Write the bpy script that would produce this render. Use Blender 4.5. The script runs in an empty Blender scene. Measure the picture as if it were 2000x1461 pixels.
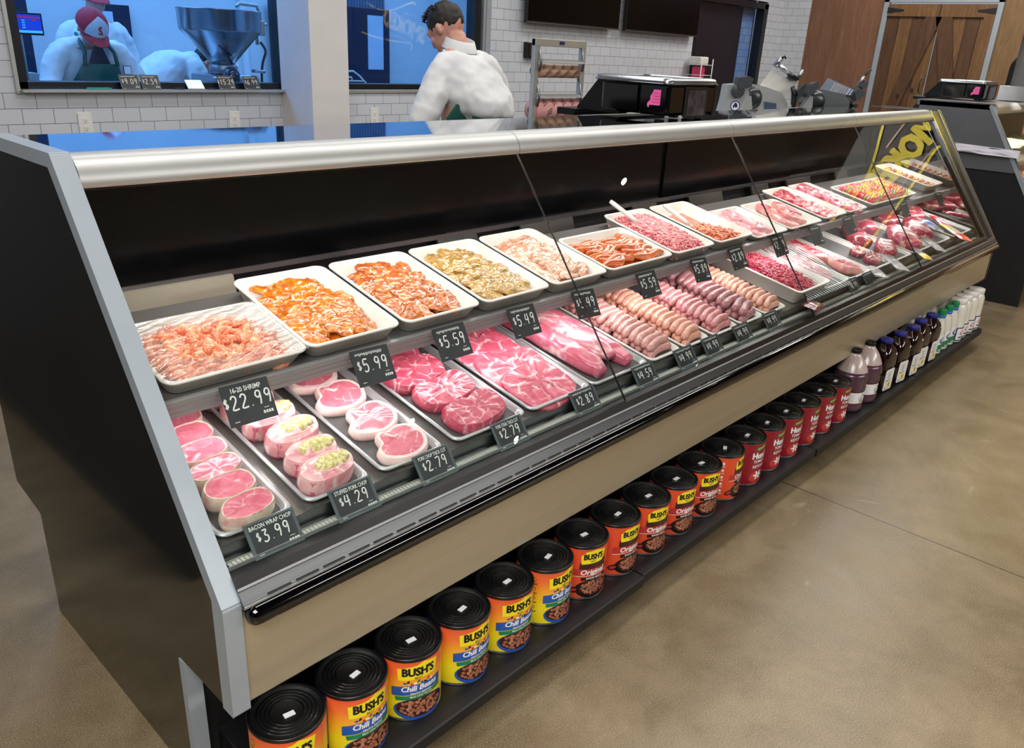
import bpy, bmesh, math, random
from math import sin, cos, pi, radians, sqrt, atan2
from mathutils import Vector, Matrix, noise
C = bpy.context.scene.collection
SC = bpy.context.scene
random.seed(7)
# ------------------------------------------------------------------ camera
H = 1.57793
cam = bpy.data.objects.new('camera', bpy.data.cameras.new('camera')); C.objects.link(cam)
R = ((0.6848274, -0.2430504, 0.6869774), (-0.7271439, -0.2896064, 0.6224065), (0.0476769, -0.9257725, -0.3750629))
cam.matrix_world = Matrix(((R[0][0], -R[0][1], -R[0][2], 0), (R[1][0], -R[1][1], -R[1][2], 0), (R[2][0], -R[2][1], -R[2][2], H), (0, 0, 0, 1)))
cam.data.sensor_width = 36; cam.data.lens = 1565.945 / 2000 * 36; cam.data.clip_start = .02; cam.data.clip_end = 60
SC.camera = cam
# ------------------------------------------------------------------ world, lights, exposure
SC.view_settings.view_transform = 'Standard'; SC.view_settings.look = 'None'
SC.view_settings.gamma = 1; SC.view_settings.use_curve_mapping = False
SC.view_settings.exposure = 0.0
w = bpy.data.worlds.new('world'); SC.world = w; w.use_nodes = True
w.node_tree.nodes['Background'].inputs[0].default_value = (.62, .68, .8, 1)
w.node_tree.nodes['Background'].inputs[1].default_value = .5
def area(name, loc, size, power, col=(1, 1, 1), rot=(0, 0, 0), spread=None):
    l = bpy.data.lights.new(name, 'AREA'); l.shape = 'RECTANGLE'; l.size, l.size_y = size; l.energy = power; l.color = col
    if spread: l.spread = spread
    o = bpy.data.objects.new(name, l); C.objects.link(o); o.location = loc; o.rotation_euler = rot; return o
area('ceiling_fill_light', (-1.5, -1.0, 3.7), (2.4, 2.6), 270, (1, .98, .96))  # unseen fill lamps added overhead, kept clear of the glass reflections
area('ceiling_fill_light', (5.0, -5.2, 3.7), (6.0, 1.4), 430, (1, .97, .92))
area('ceiling_fill_light', (3.4, 1.35, 3.7), (6.0, .5), 75, (1, .96, .91))
area('ceiling_fill_light', (3.6, 3.3, 3.7), (5.5, .5), 62, (1, .99, .98))
area('ceiling_fill_light', (8.3, 2.6, 3.7), (1.2, 2.0), 85, (1, .95, .88))
area('prep_room_light', (3.0, 6.6, 2.92), (4.2, 1.6), 92, (.25, .55, 1))
area('prep_room_light', (6.2, 6.6, 2.92), (2.6, 1.6), 52, (.25, .55, 1))
area('prep_room_light', (1.7, 5.9, 2.92), (1.6, .8), 30, (.25, .55, 1))
# ------------------------------------------------------------------ colour and materials
def srgb(h):
    h = h.lstrip('#'); v = [int(h[i:i+2], 16) / 255 for i in (0, 2, 4)]
    return tuple((c / 12.92 if c <= .04045 else ((c + .055) / 1.055) ** 2.4) for c in v) + (1,)
MATS = {}
class NT:
    def __init__(s, name):
        s.m = bpy.data.materials.new(name); s.m.use_nodes = True; s.t = s.m.node_tree; s.b = s.t.nodes['Principled BSDF']; s.out = s.t.nodes['Material Output']
    def n(s, typ, **kw):
        x = s.t.nodes.new('ShaderNode' + typ)
        for k, v in kw.items():
            if k.startswith('i_'): x.inputs[int(k[2:]) if k[2:].isdigit() else k[2:].replace('_', ' ')].default_value = v
            else: setattr(x, k, v)
        return x
    def l(s, a, b): s.t.links.new(a, b)
    def coord(s, rnd=False, kind='Object'):
        tc = s.n('TexCoord'); o = tc.outputs[kind]
        if rnd:
            oi = s.n('ObjectInfo'); m = s.n('VectorMath', operation='SCALE'); m.inputs[0].default_value = (13, 7, 5); s.l(oi.outputs['Random'], m.inputs['Scale'])
            a = s.n('VectorMath', operation='ADD'); s.l(o, a.inputs[0]); s.l(m.outputs[0], a.inputs[1]); o = a.outputs[0]
        return o
    def noise(s, vec, scale, detail=3, rough=.5, dist=0):
        x = s.n('TexNoise'); x.inputs['Scale'].default_value = scale; x.inputs['Detail'].default_value = detail; x.inputs['Roughness'].default_value = rough; x.inputs['Distortion'].default_value = dist
        s.l(vec, x.inputs['Vector']); return x.outputs['Fac']
    def ramp(s, fac, stops):
        r = s.n('ValToRGB'); e = r.color_ramp.elements
        while len(e) < len(stops): e.new(.5)
        for i, (p, c) in enumerate(stops): e[i].position = p; e[i].color = srgb(c) if isinstance(c, str) else c
        s.l(fac, r.inputs[0]); return r.outputs[0]
    def mix(s, fac, a, b):
        m = s.n('Mix', data_type='RGBA')
        if isinstance(fac, (int, float)): m.inputs[0].default_value = fac
        else: s.l(fac, m.inputs[0])
        for i, v in ((6, a), (7, b)):
            if isinstance(v, str): m.inputs[i].default_value = srgb(v)
            else: s.l(v, m.inputs[i])
        return m.outputs[2]
    def bump(s, h, strength=.3, dist=.01):
        b = s.n('Bump'); b.inputs['Strength'].default_value = strength; b.inputs['Distance'].default_value = dist; s.l(h, b.inputs['Height']); s.l(b.outputs[0], s.b.inputs['Normal'])
def mat(name, c='#808080', rough=.5, metal=0, c2=None, ns=6, bump=0, bs=60, emit=0, coat=0, spec=.5, aniso=None, kind='Object', rnd=False, alpha=1, sss=0, lo=.35, hi=.65, ecol=None):
    if name in MATS: return MATS[name]
    t = NT(name); b = t.b
    b.inputs['Roughness'].default_value = rough; b.inputs['Metallic'].default_value = metal; b.inputs['Base Color'].default_value = srgb(c)
    b.inputs['Specular IOR Level'].default_value = spec; b.inputs['Coat Weight'].default_value = coat; b.inputs['Coat Roughness'].default_value = .08
    if sss: b.inputs['Subsurface Weight'].default_value = sss; b.inputs['Subsurface Radius'].default_value = (.01, .004, .003); b.inputs['Subsurface Scale'].default_value = .5
    if emit: b.inputs['Emission Color'].default_value = srgb(ecol or c); b.inputs['Emission Strength'].default_value = emit
    v = t.coord(rnd, kind)
    if aniso: mp = t.n('Mapping'); mp.inputs['Scale'].default_value = aniso; t.l(v, mp.inputs[0]); v = mp.outputs[0]
    if c2:
        f = t.noise(v, ns, 4, .55); t.l(t.ramp(f, [(lo, c), (hi, c2)]), b.inputs['Base Color'])
    if bump: t.bump(t.noise(v, bs, 3), bump, .004)
    if alpha < 1: b.inputs['Alpha'].default_value = alpha
    MATS[name] = t.m; return t.m
# ------------------------------------------------------------------ mesh helper
class MB:
    def __init__(s): s.v = []; s.f = []; s.m = []; s.sm = []
    def add(s, vs, fs, m=0, smooth=False):
        o = len(s.v); s.v += [tuple(v) for v in vs]; s.f += [tuple(i + o for i in f) for f in fs]; s.m += [m] * len(fs); s.sm += [smooth] * len(fs); return s
    def box(s, x0, x1, y0, y1, z0, z1, m=0):
        v = [(x, y, z) for x in (x0, x1) for y in (y0, y1) for z in (z0, z1)]
        return s.add(v, [(0, 1, 3, 2), (4, 6, 7, 5), (0, 4, 5, 1), (2, 3, 7, 6), (0, 2, 6, 4), (1, 5, 7, 3)], m)
    def prism(s, poly, a0, a1, axis='x', m=0, smooth=False):
        n = len(poly)
        if axis == 'x': v = [(a0, p[0], p[1]) for p in poly] + [(a1, p[0], p[1]) for p in poly]
        elif axis == 'y': v = [(p[0], a0, p[1]) for p in poly] + [(p[0], a1, p[1]) for p in poly]
        else: v = [(p[0], p[1], a0) for p in poly] + [(p[0], p[1], a1) for p in poly]
        s.add(v, [tuple(range(n))[::-1], tuple(range(n, 2 * n))], m)
        return s.add(v, [(i, (i + 1) % n, (i + 1) % n + n, i + n) for i in range(n)], m, smooth)
    def rings(s, rs, m=0, smooth=True, cap0=True, cap1=True, closed=True):
        n = len(rs[0]); v = [p for r in rs for p in r]; f = []
        for k in range(len(rs) - 1):
            for i in range(n if closed else n - 1): j = (i + 1) % n; f.append((k * n + i, k * n + j, (k + 1) * n + j, (k + 1) * n + i))
        if cap0: f.append(tuple(range(n))[::-1])
        if cap1: f.append(tuple((len(rs) - 1) * n + i for i in range(n)))
        return s.add(v, f, m, smooth)
    def lathe(s, prof, n=32, c=(0, 0, 0), m=0, cap0=True, cap1=True, smooth=True):
        rs = [[(c[0] + r * cos(2 * pi * i / n), c[1] + r * sin(2 * pi * i / n), c[2] + z) for i in range(n)] for r, z in prof]
        return s.rings(rs, m, smooth, cap0, cap1)
    def tube(s, pts, rad, n=10, m=0, sx=1.0, cap=True):
        pts = [Vector(p) for p in pts]; rs = []; up = None
        for i, p in enumerate(pts):
            d = (pts[min(i + 1, len(pts) - 1)] - pts[max(i - 1, 0)]).normalized()
            if up is None: up = Vector((0, 0, 1)) if abs(d.z) < .9 else Vector((1, 0, 0))
            a = d.cross(up).normalized(); b = a.cross(d).normalized(); up = b
            r = rad[i] if isinstance(rad, (list, tuple)) else rad
            rs.append([tuple(p + a * (r * sx * cos(2 * pi * k / n)) + b * (r * sin(2 * pi * k / n))) for k in range(n)])
        return s.rings(rs, m, True, cap, cap)
    def ell(s, c, r, n=16, k=10, m=0, rot=None, disp=0, ds=20, seed=0, flat=None):
        rs = []
        for j in range(1, k):
            ph = pi * j / k - pi / 2; ring = []
            for i in range(n):
                th = 2 * pi * i / n; p = Vector((r[0] * cos(ph) * cos(th), r[1] * cos(ph) * sin(th), r[2] * sin(ph)))
                if disp: p *= 1 + disp * noise.noise(p * ds + Vector((seed, 0, 0)))
                if flat is not None and p.z < flat: p.z = flat
                if rot: p = rot @ p
                ring.append(tuple(p + Vector(c)))
            rs.append(ring)
        return s.rings(rs, m)
    def mesh(s, name, mats):
        me = bpy.data.meshes.new(name); me.from_pydata(s.v, [], s.f)
        for x in mats: me.materials.append(x)
        me.polygons.foreach_set('material_index', s.m); me.polygons.foreach_set('use_smooth', s.sm); me.update(); return me
    def build(s, name, mats, parent=None, bevel=0, autosm=False):
        if not isinstance(mats, (list, tuple)): mats = [mats]
        o = bpy.data.objects.new(name, s.mesh(name, mats)); C.objects.link(o)
        if parent: o.parent = parent
        if bevel: b = o.modifiers.new('bevel', 'BEVEL'); b.width = bevel; b.segments = 2; b.limit_method = 'ANGLE'; b.angle_limit = radians(40)
        return o
def fixnormals(o):
    bm = bmesh.new(); bm.from_mesh(o.data); bmesh.ops.recalc_face_normals(bm, faces=bm.faces); bm.to_mesh(o.data); bm.free(); return o
def tag(o, label=None, cat=None, group=None, kind=None):
    if label: o['label'] = label
    if cat: o['category'] = cat
    if group: o['group'] = group
    if kind: o['kind'] = kind
    return o
def empty(name, loc=(0, 0, 0), rot=(0, 0, 0)):
    o = bpy.data.objects.new(name, None); C.objects.link(o); o.location = loc; o.rotation_euler = rot; o.empty_display_size = .05; return o
def dup(o, label=None, group=None):
    c = o.copy(); C.objects.link(c)
    if label: c['label'] = label
    if group: c['group'] = group
    for ch in list(o.children):
        d = ch.copy(); C.objects.link(d); d.parent = c
        for g in ch.children: e = g.copy(); C.objects.link(e); e.parent = d
    return c
def rrect(x0, x1, y0, y1, r, z, n=5):
    out = []
    for cx, cy, a in ((x1 - r, y1 - r, 0), (x0 + r, y1 - r, 90), (x0 + r, y0 + r, 180), (x1 - r, y0 + r, 270)):
        for k in range(n + 1): t = radians(a + 90 * k / n); out.append((cx + r * cos(t), cy + r * sin(t), z))
    return out
def spline(pts, n=6, closed=True):
    out = []; L = len(pts)
    for i in range(L if closed else L - 1):
        g = (lambda k: Vector(pts[k % L])) if closed else (lambda k: Vector(pts[max(0, min(L - 1, k))]))
        p0, p1, p2, p3 = g(i - 1), g(i), g(i + 1), g(i + 2)
        for k in range(n):
            t = k / n; out.append(.5 * ((2 * p1) + (p2 - p0) * t + (2 * p0 - 5 * p1 + 4 * p2 - p3) * t * t + (3 * p1 - p0 - 3 * p2 + p3) * t ** 3))
    if not closed: out.append(Vector(pts[-1]))
    return out
def text_geo(s, size, bold=0, shear=0, align='CENTER', sx=1.0):
    cu = bpy.data.curves.new('t', 'FONT'); cu.body = s; cu.size = size; cu.offset = bold * size; cu.shear = shear; cu.align_x = align; cu.align_y = 'CENTER'; cu.resolution_u = 2
    o = bpy.data.objects.new('t', cu); me = bpy.data.meshes.new_from_object(o)
    r = ([(v.co.x * sx, v.co.y) for v in me.vertices], [tuple(p.vertices) for p in me.polygons])
    bpy.data.objects.remove(o); bpy.data.curves.remove(cu); bpy.data.meshes.remove(me); return r
class Decal:
    """flat printed artwork: layers of polygons and text in (u, v), later laid on a plane or wrapped on a cylinder"""
    def __init__(s): s.bm = bmesh.new(); s.lay = 0
    def poly(s, pts, m, layer=None):
        if layer is not None: s.lay = layer
        vs = [s.bm.verts.new((p[0], p[1], s.lay)) for p in pts]
        try: f = s.bm.faces.new(vs); f.material_index = m
        except ValueError: pass
    def rect(s, u0, u1, v0, v1, m, layer=None): s.poly([(u0, v0), (u1, v0), (u1, v1), (u0, v1)], m, layer)
    def oval(s, u, v, a, b, m, layer=None, rot=0, n=14):
        s.poly([(u + a * cos(2 * pi * k / n) * cos(rot) - b * sin(2 * pi * k / n) * sin(rot), v + a * cos(2 * pi * k / n) * sin(rot) + b * sin(2 * pi * k / n) * cos(rot)) for k in range(n)], m, layer)
    def text(s, t, u, v, size, m, bold=0, shear=0, align='CENTER', rot=0, layer=None, sx=1.0, heavy=0):
        if heavy:
            base = s.lay if layer is None else layer
            for k, (a, b) in enumerate(((-1, 0), (1, 0), (0, -1), (0, 1), (.7, .7), (-.7, -.7))): s.text(t, u + a * size * heavy, v + b * size * heavy * .7, size, m, bold, shear, align, rot, base + .12 * (k + 1), sx)
            s.lay = base
        if layer is not None: s.lay = layer
        vs, fs = text_geo(t, size, bold, shear, align, sx); c, d = cos(rot), sin(rot)
        bv = [s.bm.verts.new((u + x * c - y * d, v + x * d + y * c, s.lay)) for x, y in vs]
        for f in fs:
            try: g = s.bm.faces.new([bv[i] for i in f]); g.material_index = m
            except ValueError: pass
    def finish(s, name, mats, parent, fn, step=0, us=None):
        bm = s.bm
        if step:
            bmesh.ops.triangulate(bm, faces=bm.faces)
            lo = min(v.co.x for v in bm.verts); hi = max(v.co.x for v in bm.verts); u = math.floor(lo / step) * step
            while u < hi:
                bmesh.ops.bisect_plane(bm, geom=bm.verts[:] + bm.edges[:] + bm.faces[:], plane_co=(u, 0, 0), plane_no=(1, 0, 0), dist=1e-7); u += step
        for v in bm.verts: v.co = fn(v.co.x, v.co.y, v.co.z)
        me = bpy.data.meshes.new(name); bm.to_mesh(me); bm.free()
        for x in mats: me.materials.append(x)
        o = bpy.data.objects.new(name, me); C.objects.link(o); o.parent = parent; return o
# ------------------------------------------------------------------ shared materials
M_steel = mat('brushed_steel', '#b9bcc0', .28, 1, c2='#a6a9ad', ns=3, aniso=(1, 40, 40))
M_dsteel = mat('dull_steel', '#8e9296', .38, 1)
M_alu = mat('satin_aluminium', '#c3c4c2', .42, .75, c2='#bcbdbb', ns=4)
M_grey = mat('grey_painted_trim', '#a9b2ba', .38, .25, c2='#a2abb3', ns=5)
M_black = mat('black_plastic', '#08080a', .35, 0, c2='#0e0e11', ns=8)
M_gloss = mat('glossy_black', '#020203', .06, 0, c2='#040405', ns=8, coat=.5)
M_matte = mat('matte_black', '#101013', .6, 0, c2='#18181c', ns=9, bump=.1)
M_white = mat('white_plastic', '#e9e7e3', .35, 0, c2='#dedcd8', ns=7)
M_tray = mat('white_tray_plastic', '#e4e0da', .32, 0, c2='#d9d5cf', ns=9)
M_paper = mat('white_paper', '#efefef', .7, c2='#e4e4e6', ns=12)
M_chalk = mat('white_chalk_marker', '#e8e8e4', .7, c2='#d8d8d4', ns=40, emit=0)
def glass_mat(name, tint='#ffffff', rough=0, ior=1.45, extra=0):
    t = NT(name); tr = t.n('BsdfTransparent'); tr.inputs[0].default_value = srgb(tint); gl = t.n('BsdfGlossy'); gl.inputs['Roughness'].default_value = rough
    fr = t.n('Fresnel'); fr.inputs[0].default_value = ior; mx = t.n('MixShader')
    v = t.coord(); nz = t.noise(v, 1.3, 2); mu = t.n('Math', operation='MULTIPLY'); mu.inputs[1].default_value = 1.0
    ad = t.n('Math', operation='ADD'); t.l(fr.outputs[0], ad.inputs[0]); m3 = t.n('Math', operation='MULTIPLY'); t.l(nz, m3.inputs[0]); m3.inputs[1].default_value = extra; t.l(m3.outputs[0], ad.inputs[1])
    ge = t.n('NewGeometry'); sb = t.n('Math', operation='SUBTRACT'); sb.inputs[0].default_value = 1; t.l(ge.outputs['Backfacing'], sb.inputs[1]); t.l(sb.outputs[0], mu.inputs[1])
    t.l(ad.outputs[0], mu.inputs[0]); t.l(mu.outputs[0], mx.inputs[0]); t.l(tr.outputs[0], mx.inputs[1]); t.l(gl.outputs[0], mx.inputs[2]); t.l(mx.outputs[0], t.out.inputs[0]); return t.m
M_glass = glass_mat('clear_glass', '#fbfdfc')
M_wglass = glass_mat('window_glass', '#e4f1ff')
# ================================================================== the room
def struct(name, mb, mats, bevel=0):
    o = mb.build(name, mats, None, bevel); o['kind'] = 'structure'; return o
def floor_mat():
    t = NT('polished_concrete'); v = t.coord(); b = t.b
    big = t.noise(v, .9, 6, .65, .8); mid = t.noise(v, 6, 5, .65, .3); fine = t.noise(v, 260, 2, .6)
    c = t.ramp(big, [(.34, '#5c4c38'), (.5, '#826f56'), (.64, '#a8957a')]); c2 = t.ramp(mid, [(.38, '#6b5a44'), (.62, '#a08d72')])
    c = t.mix(.45, c, c2); sp = t.ramp(fine, [(.3, '#2e271b'), (.44, '#756748'), (.6, '#8f8162'), (.76, '#d8cdb2')]); c = t.mix(.42, c, sp)
    sc = t.noise(v, 3.2, 2, .5, 1.5); m = t.ramp(sc, [(.72, (0, 0, 0, 1)), (.80, (.45, .45, .45, 1))]); c = t.mix(m, c, '#bdb39c')
    # sawn joints
    sx = t.n('SeparateXYZ'); t.l(v, sx.inputs[0]); w0 = None
    for ax, off in ((0, 2.89), (1, 1.3)):
        a = t.n('Math', operation='SUBTRACT'); t.l(sx.outputs[ax], a.inputs[0]); a.inputs[1].default_value = off
        p = t.n('Math', operation='PINGPONG'); t.l(a.outputs[0], p.inputs[0]); p.inputs[1].default_value = 1.85
        l = t.n('Math', operation='LESS_THAN'); t.l(p.outputs[0], l.inputs[0]); l.inputs[1].default_value = .0028
        w0 = l.outputs[0] if w0 is None else (lambda q: (t.l(w0, q.inputs[0]), t.l(l.outputs[0], q.inputs[1]), q.outputs[0])[2])(t.n('Math', operation='MAXIMUM'))
    c = t.mix(w0, c, '#3f382d'); t.l(c, b.inputs['Base Color'])
    r = t.ramp(mid, [(.3, (.28, .28, .28, 1)), (.7, (.42, .42, .42, 1))]); t.l(r, b.inputs['Roughness'])
    b.inputs['Specular IOR Level'].default_value = .5; return t.m
def tile_mat(name, axis, x0, z0, tone='#ced2d9'):
    t = NT(name); v = t.coord(); sx = t.n('SeparateXYZ'); t.l(v, sx.inputs[0]); cb = t.n('CombineXYZ')
    a = t.n('Math', operation='SUBTRACT'); t.l(sx.outputs[0 if axis == 'x' else 1], a.inputs[0]); a.inputs[1].default_value = x0
    z = t.n('Math', operation='SUBTRACT'); t.l(sx.outputs[2], z.inputs[0]); z.inputs[1].default_value = z0
    t.l(a.outputs[0], cb.inputs[0]); t.l(z.outputs[0], cb.inputs[1])
    br = t.n('TexBrick'); br.offset = .5; t.l(cb.outputs[0], br.inputs['Vector'])
    br.inputs['Color1'].default_value = srgb(tone); br.inputs['Color2'].default_value = srgb('#c8ccd3'); br.inputs['Mortar'].default_value = srgb('#4a4a58')
    br.inputs['Scale'].default_value = 1; br.inputs['Mortar Size'].default_value = .0013; br.inputs['Mortar Smooth'].default_value = .1
    br.inputs['Brick Width'].default_value = .1525; br.inputs['Row Height'].default_value = .078
    t.l(br.outputs['Color'], t.b.inputs['Base Color']); t.b.inputs['Roughness'].default_value = .16
    inv = t.n('Math', operation='SUBTRACT'); inv.inputs[0].default_value = 1; t.l(br.outputs['Fac'], inv.inputs[1]); t.bump(inv.outputs[0], .4, .002); return t.m
def wood_mat(name, c1, c2, c3, axis='z', planks=0, along='y', pw=.14, grain=1.0, knots=True):
    t = NT(name); v = t.coord(); mp = t.n('Mapping')
    mp.inputs['Scale'].default_value = {'z': (9, 9, .8), 'y': (9, .8, 9)}[axis]; t.l(v, mp.inputs[0])
    g = t.noise(mp.outputs[0], 3 * grain, 6, .65, 1.2); fine = t.noise(mp.outputs[0], 22 * grain, 3, .6)
    c = t.mix(.35, t.ramp(g, [(.3, c1), (.5, c2), (.7, c3)]), t.ramp(fine, [(.3, c1), (.7, c3)]))
    if knots:
        vo = t.n('TexVoronoi'); vo.inputs['Scale'].default_value = 1; m2 = t.n('Mapping'); m2.inputs['Scale'].default_value = (6, 6, 3); t.l(v, m2.inputs[0]); t.l(m2.outputs[0], vo.inputs['Vector'])
        k = t.ramp(vo.outputs['Distance'], [(.06, (1, 1, 1, 1)), (.13, (0, 0, 0, 1))]); c = t.mix(k, c, '#2a150a')
    t.l(c, t.b.inputs['Base Color']); t.b.inputs['Roughness'].default_value = .55; t.bump(fine, .15, .004); return t.m
M_floor = floor_mat(); T_x = tile_mat('subway_tile_back', 'x', 1.4525, 1.013); T_y = tile_mat('subway_tile_side', 'y', 4.53, 1.013)
M_wall = mat('painted_wall', '#d9d7d6', .55, c2='#d2d0cf', ns=2)
M_darkwall = mat('dark_store_wall', '#0a0d16', .7, c2='#0e1320', ns=1.2)
M_prep = mat('prep_room_panel', '#dfe3e6', .4, c2='#d6dbdf', ns=1.5)
M_frame = mat('black_window_frame', '#0c0f16', .35, c2='#10131a', ns=5)
M_ply = wood_mat('stained_plywood', '#6a4633', '#7f5741', '#8f6852', grain=.6, knots=False)
M_plank = wood_mat('barn_board', '#4f341c', '#6e4c2b', '#8a663e')
M_plank2 = wood_mat('barn_board_dark', '#3a2415', '#533620', '#68482c')
M_tan = wood_mat('tan_board', '#6a4e32', '#7d603e', '#8f7049', grain=.8, knots=False)
W = 4.85; XF = 9.88; ZC = 3.8
struct('floor', MB().box(-5, 13, -7, 9, -.1, 0), M_floor)
struct('ceiling', MB().box(-5, 13, -7, 9, ZC, ZC + .1), mat('dark_ceiling', '#1c1d20', .8, c2='#26272b', ns=3))
# back wall with two window openings and one glass door opening
wx = [(-5, 1.46), (3.07, 3.376), (4.80, 7.90), (9.44, XF + .01)]
mb = MB()
for a, b in wx: mb.box(a, b, W, W + .14, 0, ZC)
for a, b in ((1.46, 3.07), (3.376, 4.80)): mb.box(a, b, W, W + .14, 0, 1.265).box(a, b, W, W + .14, 2.5, ZC)
mb.box(7.90, 9.44, W, W + .14, 2.22, ZC)
struct('wall_back', mb, T_x)
def window(n, x0, x1, z0, z1):
    r = empty('window_%d' % n, ((x0 + x1) / 2, W, z0)); r['kind'] = 'structure'; px, pz = (x0 + x1) / 2, z0
    f = MB(); t = .05
    for a, b, c, d in ((x0 - px, x0 + t - px, 0, z1 - z0), (x1 - t - .02 - px, x1 - px, 0, z1 - z0), (x0 - px, x1 - px, 0, t - .012), (x0 - px, x1 - px, z1 - z0 - t, z1 - z0)): f.box(a, b, .015, .11, c, d)
    f.build('window_frame', M_frame, r, .003)
    g = MB().box(x0 + t - px, x1 - t - .02 - px, .055, .061, t - .012, z1 - z0 - t); g.build('window_pane', M_wglass, r)
    s = MB().box(x0 - .02 - px, x1 + .02 - px, -.015, .03, -.022, 0).box(x0 - .02 - px, x0 - px, -.015, .03, 0, z1 - z0).box(x1 - px, x1 + .02 - px, -.015, .03, 0, z1 - z0)
    s.build('window_trim', M_alu, r, .002); return r
window(1, 1.46, 3.07, 1.265, 2.5); window(2, 3.376, 4.80, 1.265, 2.5)
# glass door on the back wall
r = empty('door_1', (8.67, W, 0)); r['kind'] = 'structure'
f = MB()
for a, b, c, d in ((-.77, -.72, 0, 2.2), (.68, .77, 0, 2.2), (-.77, .77, 2.14, 2.2), (-.72, .68, 0, .2)): f.box(a, b, -.01, .1, c, d)
f.build('door_frame', M_frame, r, .004)
MB().box(-.72, .68, .04, .046, .2, 2.14).build('door_pane', M_wglass, r)
MB().box(-.72, .42, .12, .15, .0, 2.2).build('inner_panel', mat('brown_inner_door', '#33211f', .35, c2='#3c2926', ns=2), r)
struct('wall_tile_reflection', MB().box(9.06, 9.40, W + .13, W + .16, 0, 2.3), tile_mat('subway_tile_reflection', 'x', 9.0, 1.0, '#aebadd'))  # tile strip behind the pane imitates tiles reflected in the door glass
# far wall: tile strip, stained plywood, barn doors, tan boards
struct('wall_right', MB().box(XF, XF + .12, 4.53, W + .02, 0, ZC), T_y)
mb = MB().box(XF - .004, XF + .12, 3.68, 4.53, 0, ZC).box(XF - .004, XF + .12, 2.50, 3.68, 2.30, ZC); struct('wall_right_plywood', mb, M_ply)
mb = MB()
for k in range(26): mb.box(XF - .004 - .003 * (k % 2), XF + .12, 2.50 - .36 * (k + 1) + .003, 2.50 - .36 * k, 0, ZC)
struct('wall_right_boards', mb, M_tan)
def barn_door():
    r = empty('door_2', (XF, 3.09, 0)); r['kind'] = 'structure'
    MB().box(-.03, .02, .545, .60, 0, 2.28).box(-.03, .02, -.59, -.535, 0, 2.28).box(-.03, .02, -.59, .60, 2.25, 2.30).build('steel_jamb', M_grey, r, .003)
    for sgn, nm in ((1, 'left'), (-1, 'right')):
        y0, y1 = (0.004, .545) if sgn > 0 else (-.535, -.004)
        pl = MB(); n = 4
        for k in range(n): a = y0 + (y1 - y0) * k / n; pl.box(-.012, .01, a + .002, a + (y1 - y0) / n - .002, .02, 2.23, k % 2)
        leaf = pl.build('door_leaf', [M_plank, M_plank2], r, .002)
        fr = MB()
        fr.box(-.035, -.012, y0, y1, 2.11, 2.235).box(-.035, -.012, y0, y1, .02, .16)
        fr.box(-.035, -.012, y0, y0 + .1, .16, 2.11) if sgn < 0 else None
        # diagonal brace
        ya, yb = (y1 - .02, y0 + .02) if sgn > 0 else (y0 + .02, y1 - .02)
        w_ = .11
        fr.prism([(yb - w_ / 2 * sgn, 2.11), (yb + w_ * sgn * 1.0, 2.11), (ya + w_ / 2 * sgn * 0, .5), (ya - w_ * sgn, .5)], -.034, -.012, 'x', 1)
        fr.build('door_batten', [M_plank, M_plank2], leaf, .002)
        hy = y1 - .17 if sgn > 0 else y0 + .17
        edge = y1 if sgn > 0 else y0
        MB().prism([(edge, 2.20), (edge, 2.145), (hy, 2.165), (hy, 2.18)], -.042, -.034).build('strap_hinge', M_matte, leaf)
    MB().tube([(-.05, .03, 1.35), (-.08, .03, 1.37), (-.08, .03, 1.47), (-.05, .03, 1.49)], .006).build('door_handle', M_matte, r)
barn_door()
# side walls of the shop floor (outside the frame, seen only in reflections)
struct('wall_left', MB().box(-5.1, -5, -7, W, 0, ZC), M_darkwall); struct('wall_front', MB().box(-5, 13, -7.1, -7, 0, ZC), M_darkwall)
struct('wall_right_return', MB().box(XF + 2.9, XF + 3.0, -7, 2.5, 0, ZC), M_darkwall)
# pillar between the windows
struct('trim_1', MB().box(2.99, 3.27, 4.50, W, 0, ZC), mat('pillar_paint', '#dcd8d6', .5, c2='#d4d0ce', ns=2), .004)
struct('trim_2', MB().box(4.835, 4.885, W - .012, W, 0, ZC), M_grey)
# prep room behind the windows
struct('wall_prep_back', MB().box(-1, 11, 8.2, 8.3, 0, 3), M_prep); struct('wall_prep_left', MB().box(1.05, 1.1, W + .14, 8.2, 0, 3), M_prep); struct('wall_prep_right', MB().box(8.2, 8.3, W + .14, 8.2, 0, 3), M_prep)
struct('ceiling_prep', MB().box(-1, 11, W + .14, 8.3, 3, 3.05), M_prep)
struct('trim_3', MB().box(2.05, 2.16, 8.12, 8.2, 0, 3).box(4.6, 4.66, 8.14, 8.2, 0, 3), M_prep)
# dark doors in the prep room, each with a pale sheet / window
def prep_door(n, x0, x1, wx0, wx1, z0, z1, y, top=2.5):
    r = empty('door_%d' % n, ((x0 + x1) / 2, y, 0)); r['kind'] = 'structure'; c = (x0 + x1) / 2
    MB().box(x0 - c, x1 - c, -.05, 0, 0, top).build('door_leaf', mat('dark_blue_door', '#0e1a33', .4, c2='#13203c', ns=2), r, .004)
    MB().box(wx0 - c, wx1 - c, -.06, -.05, z0, z1).build('door_window', mat('pale_sheet', '#c7d4e4', .4, c2='#bccadb', ns=3), r)
prep_door(3, 3.12, 3.45, 3.19, 3.29, 1.40, 1.72, 8.12, 1.78); prep_door(4, 4.9, 6.46, 6.14, 6.36, 1.28, 1.86, 8.12, 1.93); prep_door(5, 2.0, 2.33, 2.05, 2.12, 1.66, 1.9, 7.3, 2.4)
struct('wall_prep_corrugated', MB().prism([(5.0 + .02 * k, 8.19 - (.03 if k % 2 else 0)) for k in range(74)] + [(6.46, 8.2), (5.0, 8.2)], 1.93, 3.0, 'z'), mat('corrugated_grey', '#6f7f96', .4, c2='#66768c'))

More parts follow.
